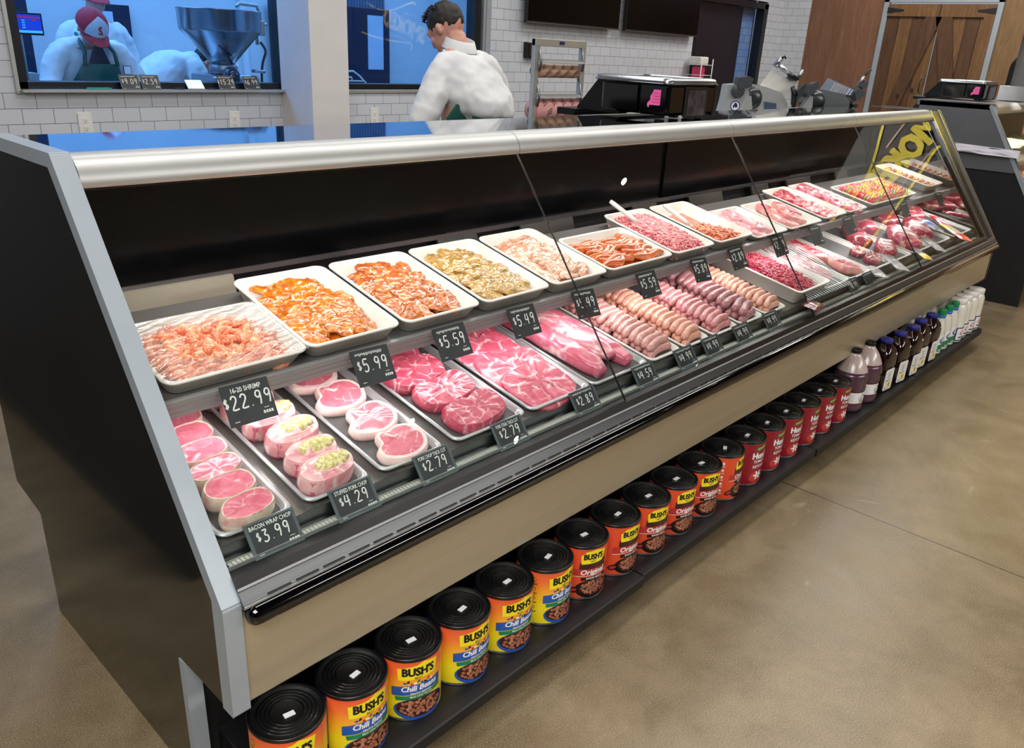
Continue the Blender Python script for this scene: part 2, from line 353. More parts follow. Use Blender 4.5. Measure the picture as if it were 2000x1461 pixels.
o = MB().box(-1.0, .20, 2.08, 4.0, 0, 1.25).build('dark_cabinet', mat('navy_black_laminate', '#070a14', .5, c2='#0a0f1c', ns=2), None, .004); tag(o, 'dark cabinet left of the display case, seen only mirrored in its end panel', 'cabinet')
# ================================================================== the refrigerated display case
X0, X1 = .535, 5.74          # outer faces of the end panels
XI, XJ = .570, 5.47          # inner faces (the far one is mirrored)
GZ0, GY0, GZ1, GY1 = .640, 1.179, 1.300, 1.658   # glass bottom / top
gs = (GY1 - GY0) / (GZ1 - GZ0); gy = lambda z: GY0 + gs * (z - GZ0)
case = tag(empty('meat_display_case', (3.1, 1.6, 0)), 'long black and steel refrigerated meat display case with slanted glass front', 'display case')
ox, oy = 3.1, 1.6
def P(mb, name, mats, parent=None, bevel=0, label=None):
    mb.v = [(v[0] - ox, v[1] - oy, v[2]) for v in mb.v]; o = mb.build(name, mats, parent or case, bevel)
    if label: o['label'] = label
    return o
M_endp = mat('gloss_end_panel', '#62625c', .09, .9, c2='#5c5c56', ns=2)
M_end2 = mat('grey_end_panel', '#5d6064', .3, .8, c2='#55585c', ns=2)
M_tansteel = mat('warm_steel_panel', '#c4b79c', .36, .6, c2='#baad94', ns=1.5, aniso=(.5, 20, 20))
M_mirror = mat('mirror_panel', '#b9b4b4', .03, 1, c2='#b3aeae', ns=2)
prof = [(2.02, 1.352), (1.668, 1.352), (1.165, .606), (1.165, .362), (1.39, .362), (1.39, 0), (2.21, 0), (2.21, .33), (2.385, .36), (2.39, .62), (2.12, 1.30)]
pe = P(MB().prism(prof, X0, X0 + .012), 'end_panel', M_endp, label='glossy dark end panel')
P(MB().prism(prof, X1 - .012, X1), 'end_panel', M_end2)
def trim_strip(x0, x1, nm):
    mb = MB(); o_ = [(2.03, 1.358), (1.672, 1.358), (1.160, .608), (1.160, .356)]; i_ = [(2.03, 1.33), (1.69, 1.33), (1.20, .612), (1.20, .356)]
    for k in range(3):
        a, b, c, d = o_[k], o_[k + 1], i_[k + 1], i_[k]; mb.prism([a, b, c, d], x0, x1)
    return P(mb, nm, M_grey, None, .004)
trim_strip(X0 - .002, XI, 'end_trim'); far = MB(); far.prism([(2.03, 1.345), (1.676, 1.345), (1.168, .604), (1.168, .36), (1.25, .36), (1.25, .60), (1.70, 1.30), (2.03, 1.30)], XJ + .092, X1 - .002); P(far, 'end_infill', M_black)
def thin_trim(x0, x1):
    mb = MB(); o_ = [(2.03, 1.352), (1.672, 1.352), (1.162, .608)]; i_ = [(2.03, 1.335), (1.68, 1.335), (1.172, .600)]
    for k in range(2): mb.prism([o_[k], o_[k + 1], i_[k + 1], i_[k]], x0, x1)
    P(mb, 'end_trim', M_steel)
thin_trim(XJ + .088, XJ + .105); thin_trim(X1 - .035, X1 + .001)
P(MB().prism([(1.39, 0), (1.39, .356), (1.37, .356), (1.37, 0)], X0 - .001, XI), 'foot_trim', M_grey)
# body box between the ends: black base, underside, back, interior tub
body = MB()
body.prism([(1.393, 0), (1.393, .36), (1.20, .37), (1.20, .60), (1.22, .62), (1.26, .60), (1.30, .56), (1.98, .60), (1.98, .98), (2.03, .98), (2.12, 1.30), (2.39, .62), (2.385, .36), (2.2, .33), (2.2, 0)], X0 + .012, X1 - .012)
P(body, 'cabinet_body', M_matte)
P(MB().prism([(1.178, .36), (1.166, .37), (1.166, .585), (1.20, .595), (1.20, .36)], XI, X1 - .03), 'front_panel', M_tansteel, None, .002, 'warm steel lower front panel')
bump = MB(); bx0, bx1 = XI + .004, X1 - .03
pts = [(bx0 + d, 1.150, .580) for d in (0, .002, .008, .018)] + [(bx1 - .02, 1.150, .580), (bx1, 1.150, .580)]
bump.tube(pts, [.006, .014, .020, .0225, .0225, .018], 20); P(bump, 'bumper', M_gloss, None, 0, 'black rounded bumper rail')
sill = MB()
sill.prism([(1.148, .600), (1.150, .607), (1.166, .628), (1.175, .634), (1.20, .63), (1.17, .59)], XI, X1 - .03); P(sill, 'sill', mat('dark_sill_steel', '#77797b', .3, .85, c2='#6b6d6f', ns=3, aniso=(.5, 20, 20)))
sl = MB(); x = XI + .05
while x < X1 - .1: sl.prism([(1.1497, .6085), (1.1483, .6088), (1.1505, .6115), (1.152, .611)], x, x + .05); x += .062
P(sl, 'sill_slots', M_black)
P(MB().prism([(1.152, .606), (1.1465, .6055), (1.1465, .601), (1.152, .601)], XI, X1 - .03), 'sill_edge', M_alu)
P(MB().prism([(1.168, .6305), (1.178, .650), (1.204, .652), (1.210, .63)], XI, XJ + .09), 'gasket', M_black)
P(MB().prism([(1.1665, .6295), (1.1655, .631), (1.169, .6345), (1.170, .633)], XI, XJ + .09), 'gasket_edge', M_alu)
joints = [XI, 1.80, 3.08, 4.36, XJ + .085]
dz, dy = (GZ1 - GZ0), (GY1 - GY0); L = sqrt(dz * dz + dy * dy); nyv, nzv = -dz / L, dy / L
for k in range(4):
    a, b = joints[k] + .0015, joints[k + 1] - .0015
    P(MB().prism([(GY0, GZ0 + .012), (GY1, GZ1 + .01), (GY1 - nyv * .006, GZ1 + .01 - nzv * .006), (GY0 - nyv * .006, GZ0 + .012 - nzv * .006)], a, b), 'front_glass', M_glass)
    rail = spline([(1.652, 1.292), (1.645, 1.302), (1.652, 1.325), (1.672, 1.346), (1.70, 1.3535), (1.705, 1.350), (1.705, 1.335), (1.68, 1.30)], 5)
    P(MB().prism([(p[0], p[1]) for p in rail], a - (0 if k else -.001), b + .0005 if k < 3 else XJ + .09, 'x', 0, True), 'top_rail', M_alu)
    if k: P(MB().prism([(GY0, GZ0 + .012), (GY1, GZ1), (GY1 - nyv * .0062, GZ1 - nzv * .0062), (GY0 - nyv * .0062, GZ0 + .012 - nzv * .0062)], joints[k] - .0007, joints[k] + .0007), 'glass_joint', mat('dark_joint', '#141011', .4, c2='#1c1617'))
M_top = mat('mirror_steel_top', '#b7bcc6', .04, 1, c2='#afb4be', ns=1.5)
P(MB().prism([(1.70, 1.349), (2.06, 1.349), (2.06, 1.33), (1.70, 1.33)], XI, XJ + .09), 'top_panel', M_top)
P(MB().prism([(1.69, 1.33), (2.06, 1.33), (2.06, 1.315), (1.69, 1.30)], XI, XJ + .09), 'canopy', M_black)
# light strip under the canopy and under the shelf
M_led = mat('led_tube', '#fff3ea', .4, emit=9, ecol='#fff0e6')
P(MB().box(XI + .03, XJ - .02, 1.700, 1.722, 1.288, 1.300), 'light_strip', M_led, None, 0, 'lit tube under the canopy')
for k in range(4):
    a, b = joints[k] + .03, min(joints[k + 1], XJ) - .03
    l = area('display_case_light', ((a + b) / 2, 1.712, 1.284), (b - a, .03), 2.3 * (b - a), (1, .94, .90), (radians(-8), 0, 0))
    l = area('display_case_light', ((a + b) / 2, 1.47, .874), (b - a, .02), 1.7 * (b - a), (1, .93, .93), (radians(-4), 0, 0))
M_rear = mat('black_rear_door', '#050608', .16, 0, c2='#08090c', ns=6, spec=.25)
# rear doors: glossy black sliding panels, beige lower panel at the near end
for k in range(4):
    a, b = joints[k] + .004, min(joints[k + 1], XJ) - .004
    P(MB().box(a, b, 1.955 + .01 * (k % 2), 1.963 + .01 * (k % 2), 1.0, 1.315), 'rear_door', M_rear)
P(MB().prism([(1.962, .985), (1.95, .985), (1.95, 1.0), (1.962, 1.0)], XI, XJ), 'rear_door_rail', M_dsteel)
M_beige = mat('beige_inner_panel', '#a39a8a', .45, .2, c2='#958c7d', ns=3)
P(MB().prism([(1.952, .990), (1.94, .988), (1.92, .905), (1.932, .905)], XI, 1.02), 'inner_back_panel', M_beige, None, 0, 'beige inner back panel')
mb = MB(); k = 0
for x in (1.75, 2.15, 2.85, 3.3, 3.9, 4.3, 4.95):
    P(MB().prism([(1.955, .985), (1.945, .985), (1.90, .86), (1.91, .86)], x, x + (.3 if k % 2 else .18)), 'inner_back_panel', mat('dark_inner_panel', '#4d4745', .4, .4, c2='#3e3938', ns=4)); k += 1
# end walls inside
ip = [(1.96, 1.33), (1.70, 1.33), (1.20, .655), (1.24, .60), (1.96, .60)]
P(MB().prism(ip, X0 + .013, XI - .001), 'inner_end_wall', M_beige); P(MB().prism(ip, XJ, XJ + .02), 'mirror_end_wall', M_mirror, None, 0, 'mirrored inner end wall')
# upper shelf with ticket rail
TU, TL = radians(13), radians(11.5)
def UP(x, v, w=0): return Vector((x, 1.44 + v * cos(TU) - w * sin(TU), .907 + v * sin(TU) + w * cos(TU)))
def LO(x, v, w=0): return Vector((x, 1.245 + v * cos(TL) - w * sin(TL), .684 + v * sin(TL) + w * cos(TL)))
M_shelf = mat('grey_shelf_steel', '#8e8987', .35, .6, c2='#807b79', ns=3)
def slab(fn, v0, v1, t): return [tuple(fn(0, a, b))[1:] for a, b in ((v0, -.0), (v1, -.0), (v1, -t), (v0, -t))]
P(MB().prism(slab(UP, 0, .36, .012), XI + .002, XJ - .002), 'upper_shelf', M_shelf)
rl = MB(); rl.prism([(1.425, .913), (1.438, .916), (1.442, .88), (1.430, .878)], XI + .002, XJ - .002)
for z in (.906, .896, .886): rl.prism([(1.4235 + (.911 - z) * .15, z + .0025), (1.428, z + .0025), (1.429, z - .001), (1.4245 + (.911 - z) * .15, z - .001)], XI + .002, XJ - .002)
P(rl, 'shelf_ticket_rail', mat('ribbed_ticket_rail', '#a5a3a3', .35, .45, c2='#98969a', ns=3))
mb = MB()
for x in (1.45, 2.38, 2.68, 3.62, 4.18, 5.08): P(MB().prism([(1.45, .894), (1.80, .975), (1.95, .93), (1.95, .90), (1.45, .885)], x, x + .012), 'shelf_bracket', M_black)
# lower deck, vents and ticket channel
P(MB().prism(slab(LO, -.005, .72, .012), XI + .002, XJ - .002), 'deck', mat('deck_steel', '#a09894', .3, .7, c2='#8f8784', ns=3, aniso=(30, 1, 30)))
P(MB().prism([(1.243, .684), (1.243, .66), (1.236, .66), (1.236, .688)], XI + .002, XJ - .002), 'deck_front', M_dsteel)
ch = MB().prism([(1.236, .662), (1.236, .655), (1.204, .638), (1.200, .645)], XI + .002, XJ - .002); P(ch, 'air_channel', M_black)
v = MB(); x = XI + .01
while x < XJ - .03:
    if int(x / .26) % 3 != 5: v.box(x, x + .0065, 1.207, 1.222, .655, .6585)
    x += .009
P(v, 'air_grille', mat('pale_grille', '#d8cfc9', .5, c2='#cbc2bc'))
P(MB().box(XI, XJ, 1.205, 1.2065, .652, .661).box(XI, XJ, 1.2225, 1.224, .6545, .662), 'grille_edge', M_alu)
P(MB().prism([(1.1985, .651), (1.1995, .650), (1.2405, .706), (1.2395, .707)], XI + .002, XJ - .002), 'ticket_channel', M_glass)
# ================================================================== price tags
DIG = {'$': [[(.75, .85), (.5, .95), (.25, .8), (.3, .6), (.7, .4), (.75, .2), (.5, .05), (.2, .15)], [(.5, 1.1), (.5, -.1)]],
 '0': [[(.5, 1), (.2, .8), (.15, .4), (.35, .05), (.7, .05), (.85, .45), (.75, .85), (.5, 1)]], '1': [[(.35, .8), (.55, 1), (.5, 0)]],
 '2': [[(.15, .8), (.4, 1), (.75, .9), (.7, .6), (.15, .05), (.9, .05)]], '3': [[(.2, .95), (.75, .95), (.4, .58), (.75, .45), (.75, .15), (.4, 0), (.1, .12)]],
 '4': [[(.3, 1), (.12, .45), (.85, .5)], [(.7, 1), (.6, 0)]], '5': [[(.85, 1), (.3, 1), (.22, .58), (.6, .62), (.8, .4), (.7, .1), (.4, 0), (.12, .1)]],
 '6': [[(.7, 1), (.3, .6), (.15, .2), (.5, 0), (.8, .2), (.6, .5), (.2, .35)]], '7': [[(.1, .95), (.85, .95), (.4, 0)]],
 '8': [[(.5, .52), (.2, .75), (.45, 1), (.75, .8), (.5, .52), (.2, .25), (.45, 0), (.8, .22), (.5, .52)]],
 '9': [[(.8, .75), (.5, .5), (.2, .7), (.4, .98), (.78, .9), (.75, .4), (.6, 0)]], '.': [[(.45, .08), (.55, .03)]]}
def ribbon(d, pts, w, m, layer=1):
    pts = [Vector(p) for p in spline(pts, 3, False)] if len(pts) > 2 else [Vector(p) for p in pts]
    L_, R_ = [], []
    for i, p in enumerate(pts):
        t = (pts[min(i + 1, len(pts) - 1)] - pts[max(i - 1, 0)]).normalized(); n = Vector((-t.y, t.x)) * w / 2; L_.append(p + n); R_.append(p - n)
    for i in range(len(pts) - 1): d.poly([R_[i], R_[i + 1], L_[i + 1], L_[i]], m, layer)
def write_price(d, s, u, v, h, m):
    x = u
    for k, c in enumerate(s):
        hh = h * .62 if c == '$' else h; wch = hh * (.3 if c == '.' else .62); o = h * .25 if c == '$' else 0
        for st in DIG[c]: ribbon(d, [(x + a * wch, v + o + b * hh) for a, b in st], h * .115, m)
        x += wch + h * .1
M_tagface = mat('blackboard_face', '#26282b', .45, c2='#2d3033', ns=18)
M_acry = mat('tag_holder_acrylic', '#5f666b', .2, 0, c2='#596065', ns=12)
def price_tag(origin, ux, uy, price, title, label, w=.107, h=.086, holder=True, group=None, cat='price tag'):
    """origin: lower-left corner, ux along the width, uy up the face"""
    ux = Vector(ux).normalized(); uy = Vector(uy).normalized(); n = ux.cross(uy)
    t = tag(empty('price_tag', origin), label, cat, group)
    def F(u, v, l): return tuple(ux * u + uy * v + n * (.0006 + l * .0003))
    mb = MB(); c = [ux * a + uy * b + n * q for q in (-.0018, .0003) for a, b in ((0, 0), (w, 0), (w, h), (0, h))]
    mb.add(c, [(3, 2, 1, 0), (4, 5, 6, 7), (0, 1, 5, 4), (1, 2, 6, 5), (2, 3, 7, 6), (3, 0, 4, 7)]); mb.build('holder' if holder else 'card', M_acry if holder else M_tagface, t)
    if holder:
        d = Decal(); d.rect(.007, w - .007, .007, h - .004, 0); d.finish('card', [M_tagface], t, F)
    d = Decal()
    if title: d.text(title, w * .5, h * .84, h * .17, 0, .012, 0, layer=1, sx=min(1, (w * .84) / (len(title) * h * .17 * .64)))
    else:
        rr = random.Random(int(origin[0] * 1000)); x = w * .1
        while x < w * .82:
            a = h * .045; ribbon(d, [(x, h * .86 - a * rr.random()), (x + w * .018, h * .86 + a), (x + w * .03, h * .86 - a * rr.random())], h * .014, 0); x += w * .045
    if price: hp = h * .34; tw = sum((hp * .62 if c == '$' else hp) * (.3 if c == '.' else .62) + hp * .1 for c in price); write_price(d, price, w * .5 - tw / 2, h * .38, hp, 0)
    for k in range(4): d.rect(w * (.72 + .055 * k), w * (.76 + .055 * k), h * .14, h * .21, 0)
    d.rect(w * .1, w * .2, h * .09, h * .105, 0); d.rect(w * .76, w * .86, h * .27, h * .285, 0)
    d.finish('chalk_lettering', [M_chalk], t, F); return t
# ================================================================== trays and food
def meat_mat(name, lean, lean2, fat, vs=28, vw=.05, rough=.32, coat=.35, amount=1.0, dist=.5, ns=30):
    t = NT(name); v = t.coord(True); b = t.b
    nz = t.noise(v, ns, 5, .6, .6); c = t.ramp(nz, [(.35, lean), (.65, lean2)])
    if vw:
        nd = t.n('TexNoise'); nd.inputs['Scale'].default_value = 26; nd.inputs['Detail'].default_value = 3; t.l(v, nd.inputs['Vector'])
        m = t.n('VectorMath', operation='MULTIPLY_ADD'); t.l(nd.outputs['Color'], m.inputs[0]); m.inputs[1].default_value = (dist * .06,) * 3; fz = t.n('VectorMath', operation='MULTIPLY'); fz.inputs[1].default_value = (1, 1, .12); t.l(v, fz.inputs[0]); t.l(fz.outputs[0], m.inputs[2])
        vo = t.n('TexVoronoi', feature='DISTANCE_TO_EDGE', voronoi_dimensions='2D'); vo.inputs['Scale'].default_value = vs; t.l(m.outputs[0], vo.inputs['Vector'])
        msk = t.noise(v, 34, 2); k = t.ramp(vo.outputs['Distance'], [(0, (1, 1, 1, 1)), (vw, (0, 0, 0, 1))]); k2 = t.ramp(msk, [(.42, (0, 0, 0, 1)), (.56, (amount,) * 3 + (1,))])
        mm = t.n('Math', operation='MULTIPLY'); t.l(k, mm.inputs[0]); t.l(k2, mm.inputs[1]); c = t.mix(mm.outputs[0], c, fat)
    t.l(c, b.inputs['Base Color']); b.inputs['Roughness'].default_value = rough; b.inputs['Coat Weight'].default_value = coat; b.inputs['Coat Roughness'].default_value = .15
    b.inputs['Subsurface Weight'].default_value = .0
    t.bump(t.noise(v, 160, 3), .25, .002); return t.m
F_pork = meat_mat('pork_lean', '#c9606f', '#d9798a', '#f0c3c4', 24, .05)
F_porkd = meat_mat('pork_steak_lean', '#ad3a50', '#c4566a', '#f1bcc4', 26, .09, amount=.9)
F_ham = meat_mat('pork_shoulder_lean', '#c0455c', '#d4677c', '#f3c6cb', 17, .10)
F_beef = meat_mat('beef_lean', '#b3243a', '#cc3f52', '#f0c0b4', 20, .05)
F_beefd = meat_mat('dark_beef_lean', '#84202f', '#a63347', '#e3b0a4', 14, .05)
F_pale = meat_mat('bacon_chop_lean', '#c8586c', '#d9788a', '#eab4b8', 16, .02)
F_fat = mat('pork_fat', '#edc6c3', .35, c2='#f2d9d0', ns=30, coat=.3, bump=.3, bs=90, rnd=True)
F_pinkfat = mat('pink_pork_edge', '#e49aa2', .35, c2='#eeb9b8', ns=24, coat=.3, bump=.3, bs=90, rnd=True)
F_bacon = meat_mat('bacon_strip', '#dcc4ae', '#ead8c4', '#cf8a8e', 9, .2, dist=.1, ns=10)
F_beeffat = mat('beef_fat', '#e8b0a0', .4, c2='#d8838a', ns=30, coat=.3, rnd=True)
M_liner = mat('dark_tray_liner', '#4b4848', .5, c2='#575353', ns=30, bump=.2, bs=200)
M_trim2 = mat('pale_tray_metal', '#c3c4c6', .3, .55, c2='#b8b9bb', ns=6)
def make_tray(name, w, l, h, label, cat, flare=.014, r=.022, m=M_tray, liner=False, group=None, lip=.007):
    mb = MB(); fo = flare
    def rr(ins, z, rad): return [(p[0], p[1], p[2]) for p in rrect(-w / 2 + ins, w / 2 - ins, ins, l - ins, max(.004, rad), z)]
    t = .003
    rs = [rr(fo + .006 + lip, t, r - .004), rr(fo + lip, t + .003, r), rr(lip + t, h - .002, r), rr(lip, h, r), rr(.0015, h - .0005, r + .004), rr(0, h - .003, r + .004), rr(.0015, h - .006, r + .004), rr(lip - .001, h - .006, r), rr(fo + lip - .002, .003, r), rr(fo + lip + .003, 0, r)]
    mb.rings(rs, 0, True); o = mb.build(name, m); tag(o, label, cat, group)
    if liner:
        k = MB(); k.rings([rr(fo + lip + .003, t + .0006, r - .004), rr(fo + lip + .003, t + .0022, r - .004)], 0, False)
        k.build('liner', M_liner, o)
    return fixnormals(o)
def put(o, fn, T, x, v, w=0, rz=0, rx=0, ry=0, s=1):
    o.matrix_world = Matrix.Translation(fn(x, v, w)) @ Matrix.Rotation(T, 4, 'X') @ Matrix.Rotation(rz, 4, 'Z') @ Matrix.Rotation(rx, 4, 'X') @ Matrix.Rotation(ry, 4, 'Y') @ Matrix.Diagonal((s, s, s, 1)); return o
def meat_slab(outline, t, rim=.1, seed=0, side=0, top=1, n=5, bump=.0022, dome=.0, ridge=.0, inset=.04):
    pts = spline([(x, y, 0) for x, y in outline], n); N = len(pts); mb = MB(); c = sum(pts, Vector()) / N
    def ring(s, z, nb=0):
        out = []
        for i, p in enumerate(pts):
            q = c + (p - c) * s; zz = z + (noise.noise(Vector((q.x * 60, q.y * 60, seed))) * nb) + dome * (1 - s * s)
            out.append((q.x * (1 + .015 * noise.noise(Vector((z * 90, i * .35, seed)))), q.y, zz))
        return out
    mb.rings([ring(1 - inset * 1.5, 0), ring(1.0, t * .3), ring(1.01, t * .65), ring(1 - inset, t * .94), ring(1 - inset - .02, t, .3 * bump)], side, True, True, False)
    i0 = len(mb.v) - N; inner = [ring(1 - inset - .02, t, .3 * bump), ring(1 - rim, t - .0006, .6 * bump), ring(1 - rim - .02, t - ridge, bump)]
    mb.rings(inner, side, True, False, False)
    mb.rings([ring(1 - rim - .02, t - ridge, bump), ring(.6, t - ridge, bump * 1.6), ring(.35, t - ridge, bump * 2), ring(.12, t - ridge, bump * 2)], top, True, False, True)
    return mb
O_oval = [(.058, 0), (.05, .026), (.015, .036), (-.03, .033), (-.056, .01), (-.054, -.02), (-.025, -.036), (.02, -.036), (.05, -.024)]
O_chop = [(.068, .008), (.058, .034), (.028, .046), (-.004, .04), (-.02, .046), (-.036, .04), (-.046, .016), (-.066, .004), (-.07, -.02), (-.045, -.038), (-.005, -.048), (.04, -.038), (.064, -.014)]
O_steak = [(.085, .006), (.08, .034), (.05, .045), (.01, .04), (-.03, .046), (-.07, .04), (-.088, .014), (-.084, -.02), (-.06, -.04), (-.02, -.044), (.03, -.042), (.07, -.03)]
O_tbone = [(.06, .02), (.05, .05), (.015, .06), (-.02, .052), (-.045, .06), (-.06, .03), (-.052, -.005), (-.06, -.03), (-.048, -.055), (-.02, -.062), (.012, -.05), (.03, -.03), (.056, -.015)]
ORD = ['frontmost', 'second from the front', 'third from the front', 'fourth from the front', 'fifth from the front', 'sixth from the front', 'seventh from the front', 'eighth from the front', 'ninth from the front', 'tenth from the front']
# ---- lower deck trays: (x centre, width, label)
LT = [(.662, .165, 'narrow pale tray of bacon wrapped chops beside the near end panel'), (.853, .165, 'narrow pale tray holding the stuffed pork chops'),
 (1.057, .188, 'pale metal tray holding the four bone-in pork chops'), (1.312, .255, 'wide pale tray holding the thick cut pork steaks'),
 (1.585, .262, 'wide pale tray holding large pork shoulder slices'), (1.862, .285, 'wide pale tray holding the long pork loin and ribs'),
 (2.102, .175, 'white tray of pale pink links beside the pork loin tray'), (2.288, .165, 'white tray of orange-pink links, second sausage tray'),
 (2.48, .175, 'white tray of rosy links, third sausage tray'), (2.672, .175, 'white tray of plump purplish brown links'), (2.86, .175, 'white tray of thin peach coloured links beside the deep tray')]
for x, w_, lb in LT:
    o = make_tray('meat_tray', w_, .60, .019, lb, 'tray', .006, .02, M_trim2 if x < 1.95 else M_tray, True, None, .008); put(o, LO, TL, x, .0, .0015)
# bacon wrapped chops
protos = [meat_slab([(x * a, y * b) for x, y in O_oval], .042, .10, s, n=4, ridge=.0025, bump=.003).mesh('bacon_chop', [F_bacon, F_pale]) for s, a, b in ((1, 1, 1), (5, .96, 1.08), (9, 1.03, .92))]
for k, (x, v) in enumerate([(.657, .04), (.657, .108), (.66, .172), (.664, .235), (.668, .297), (.672, .36), (.668, .425)]):
    o = bpy.data.objects.new('bacon_wrapped_chop', protos[k % 3]); C.objects.link(o); put(o, LO, TL, x, v, .006, radians(random.uniform(2, 12)), radians(5)); o.scale = (1, .88, 1)
    tag(o, 'bacon wrapped pork chop in the nearest lower tray, %s' % ORD[k], 'pork chop', 'bacon wrapped chops in the nearest tray')
# stuffed chops
F_stuff = meat_mat('stuffed_chop_surface', '#db8d98', '#efc0be', '#f6dcd2', 22, .12, ns=22)
def stuffed(k, x, v, rz, s):
    ol = [(.066, .002), (.058, .026), (.02, .036), (-.03, .036), (-.06, .022), (-.07, -.004), (-.052, -.03), (0, -.038), (.045, -.03)]
    o = meat_slab([(a, b) for a, b in ol], .046, .3, k, n=4, dome=.012, ridge=-.001, bump=.006).build('stuffed_pork_chop', [F_stuff, F_stuff]); put(o, LO, TL, x, v, .006, rz, radians(4), 0, s)
    tag(o, 'stuffed pork chop with herb bread filling on top, %s in its tray' % ORD[k], 'pork chop', 'stuffed pork chops in the second tray')
    f = MB(); rr = random.Random(k)
    f.ell((.006, 0, .0545), (.046, .020, .010), 20, 10, 0, disp=.25, ds=60, seed=k)
    for q in range(70):
        a = rr.uniform(0, 6.28); d = sqrt(rr.random()); f.ell((.006 + .041 * d * cos(a), .0195 * d * sin(a), .0595 - .006 * d), [rr.uniform(.0022, .0042)] * 3, 6, 4, 0, disp=.4, ds=300, seed=q)
    f.build('bread_stuffing', mat('herb_stuffing', '#b5a45c', .6, c2='#e2d9a0', ns=140, lo=.4, hi=.6, coat=.15), o)
    l = meat_slab([(a * .36 - .046, b * .8) for a, b in ol], .043, .15, k + 3, n=3, side=0, top=0).build('lean_end', [F_pork], o); l.location = (.004, 0, .0)
    return o
for k, (x, v, rz, s) in enumerate([(.852, .052, .12, 1.02), (.858, .118, .10, .97), (.862, .198, .16, 1.02), (.852, .275, .12, 1.0), (.842, .352, .1, 1), (.83, .43, .1, 1)]): stuffed(k, x, v, rz, s)
# bone-in chops
for k, (x, v, rz) in enumerate([(1.062, .06, .1), (1.062, .172, .15), (1.052, .288, .1), (1.045, .40, 0.12), (1.05, .5, .1)]):
    o = meat_slab([(a * 1.08, b * 1.18) for a, b in O_chop], .026, .16, 20 + k, n=5, ridge=.0005, dome=.002).build('pork_chop', [F_fat, F_pork]); put(o, LO, TL, x, v, .006, rz, radians(4))
    tag(o, 'bone-in thick pork chop with pale fat rim, %s in its tray' % ORD[k], 'pork chop', 'bone-in chops in the third tray')
    MB().tube([(-.018, .042, .024), (-.014, .028, .0275), (-.004, .018, .0275), (.008, .02, .027)], [.004, .0045, .004, .003], 8).build('bone', mat('meat_bone', '#f0d6cf', .4, c2='#e9b9b4', ns=40), o)
# thick steaks
for k, (x, v, rz) in enumerate([(1.315, .07, .12), (1.308, .178, .12), (1.29, .282, .10), (1.285, .385, .1), (1.28, .49, .1)]):
    o = meat_slab([(a * 1.13, b * 1.2) for a, b in O_steak], .034, .07, 40 + k, n=5, bump=.005).build('pork_steak', [F_porkd, F_porkd]); put(o, LO, TL, x, v, .006, rz, radians(5))
    tag(o, 'thick cut marbled pork steak, %s in its wide tray' % ORD[k], 'pork steak', 'thick cut pork steaks')
# big thin shoulder slices
for k, (x, v, rz, s) in enumerate([(1.587, .085, .2, 1), (1.578, .175, -.1, 1.02), (1.575, .265, .15, 1), (1.57, .36, -.05, .98), (1.57, .45, .1, 1)]):
    o = meat_slab([(a * 1.33, b * 2.0) for a, b in O_steak], .014, .05, 60 + k, n=5, bump=.006, inset=.015).build('pork_shoulder_slice', [F_ham, F_ham]); put(o, LO, TL, x, v, .007 + .0015 * k, rz, radians(7), 0, s)
    tag(o, 'wide thin slice of marbled pork shoulder, %s of the overlapping slices' % ORD[k], 'pork steak', 'overlapping pork shoulder slices')
# pork loin and back ribs lying lengthwise
def long_cut(name, x0, v0, x1, v1, wd, ht, mats, seed, label, cat, group=None, fn=LO, T=TL, w0=.006, taper=.85):
    mb = MB(); n = 28; k = 28; L_ = Vector((x1 - x0, v1 - v0)).length; ang = atan2(v1 - v0, x1 - x0); rs = []
    for i in range(k + 1):
        t = i / k; e = sqrt(max(0, 1 - abs(2 * t - 1) ** 6)) * (1 - (1 - taper) * t); e = max(e, .5 if i in (0, k) else e)
        ring = []
        for j in range(n):
            a = 2 * pi * j / n; y = abs(cos(a)) ** .6 * (1 if cos(a) > 0 else -1) * wd / 2 * e; z = (abs(sin(a)) ** .6 * (1 if sin(a) > 0 else -1) * .5 + .5) * ht * (.4 + .6 * e)
            q = Vector((t * L_, y, z)); nn = noise.noise(Vector((q.x * 18, q.y * 30, seed))) * .008; ring.append((q.x, q.y * (1 + nn * 14), q.z + (nn if z > .004 else 0)))
        rs.append(ring)
    mb.rings(rs, 0, True); o = mb.build(name, mats); put(o, fn, T, x0, v0, w0, ang); tag(o, label, cat, group); return o
F_loin = meat_mat('loin_surface', '#c8506a', '#dc7488', '#f4cdcf', 10, .10, coat=.5)
F_rib = meat_mat('rib_surface', '#d0657a', '#e39aa3', '#f6dad6', 16, .16, coat=.5)
long_cut('pork_loin', 1.795, .03, 1.775, .50, .088, .052, [F_loin], 3, 'long pink pork loin lying along the left side of its tray', 'pork loin')
long_cut('pork_loin', 1.935, .035, 1.905, .50, .075, .046, [F_loin], 8, 'dark ended pork loin lying along the right side of its tray', 'pork loin', None, LO, TL, .006, .95)
long_cut('rib_rack', 1.868, .06, 1.845, .50, .10, .030, [F_rib], 12, 'pale rib rack lying between the two pork loins', 'ribs', None, LO, TL, .034)
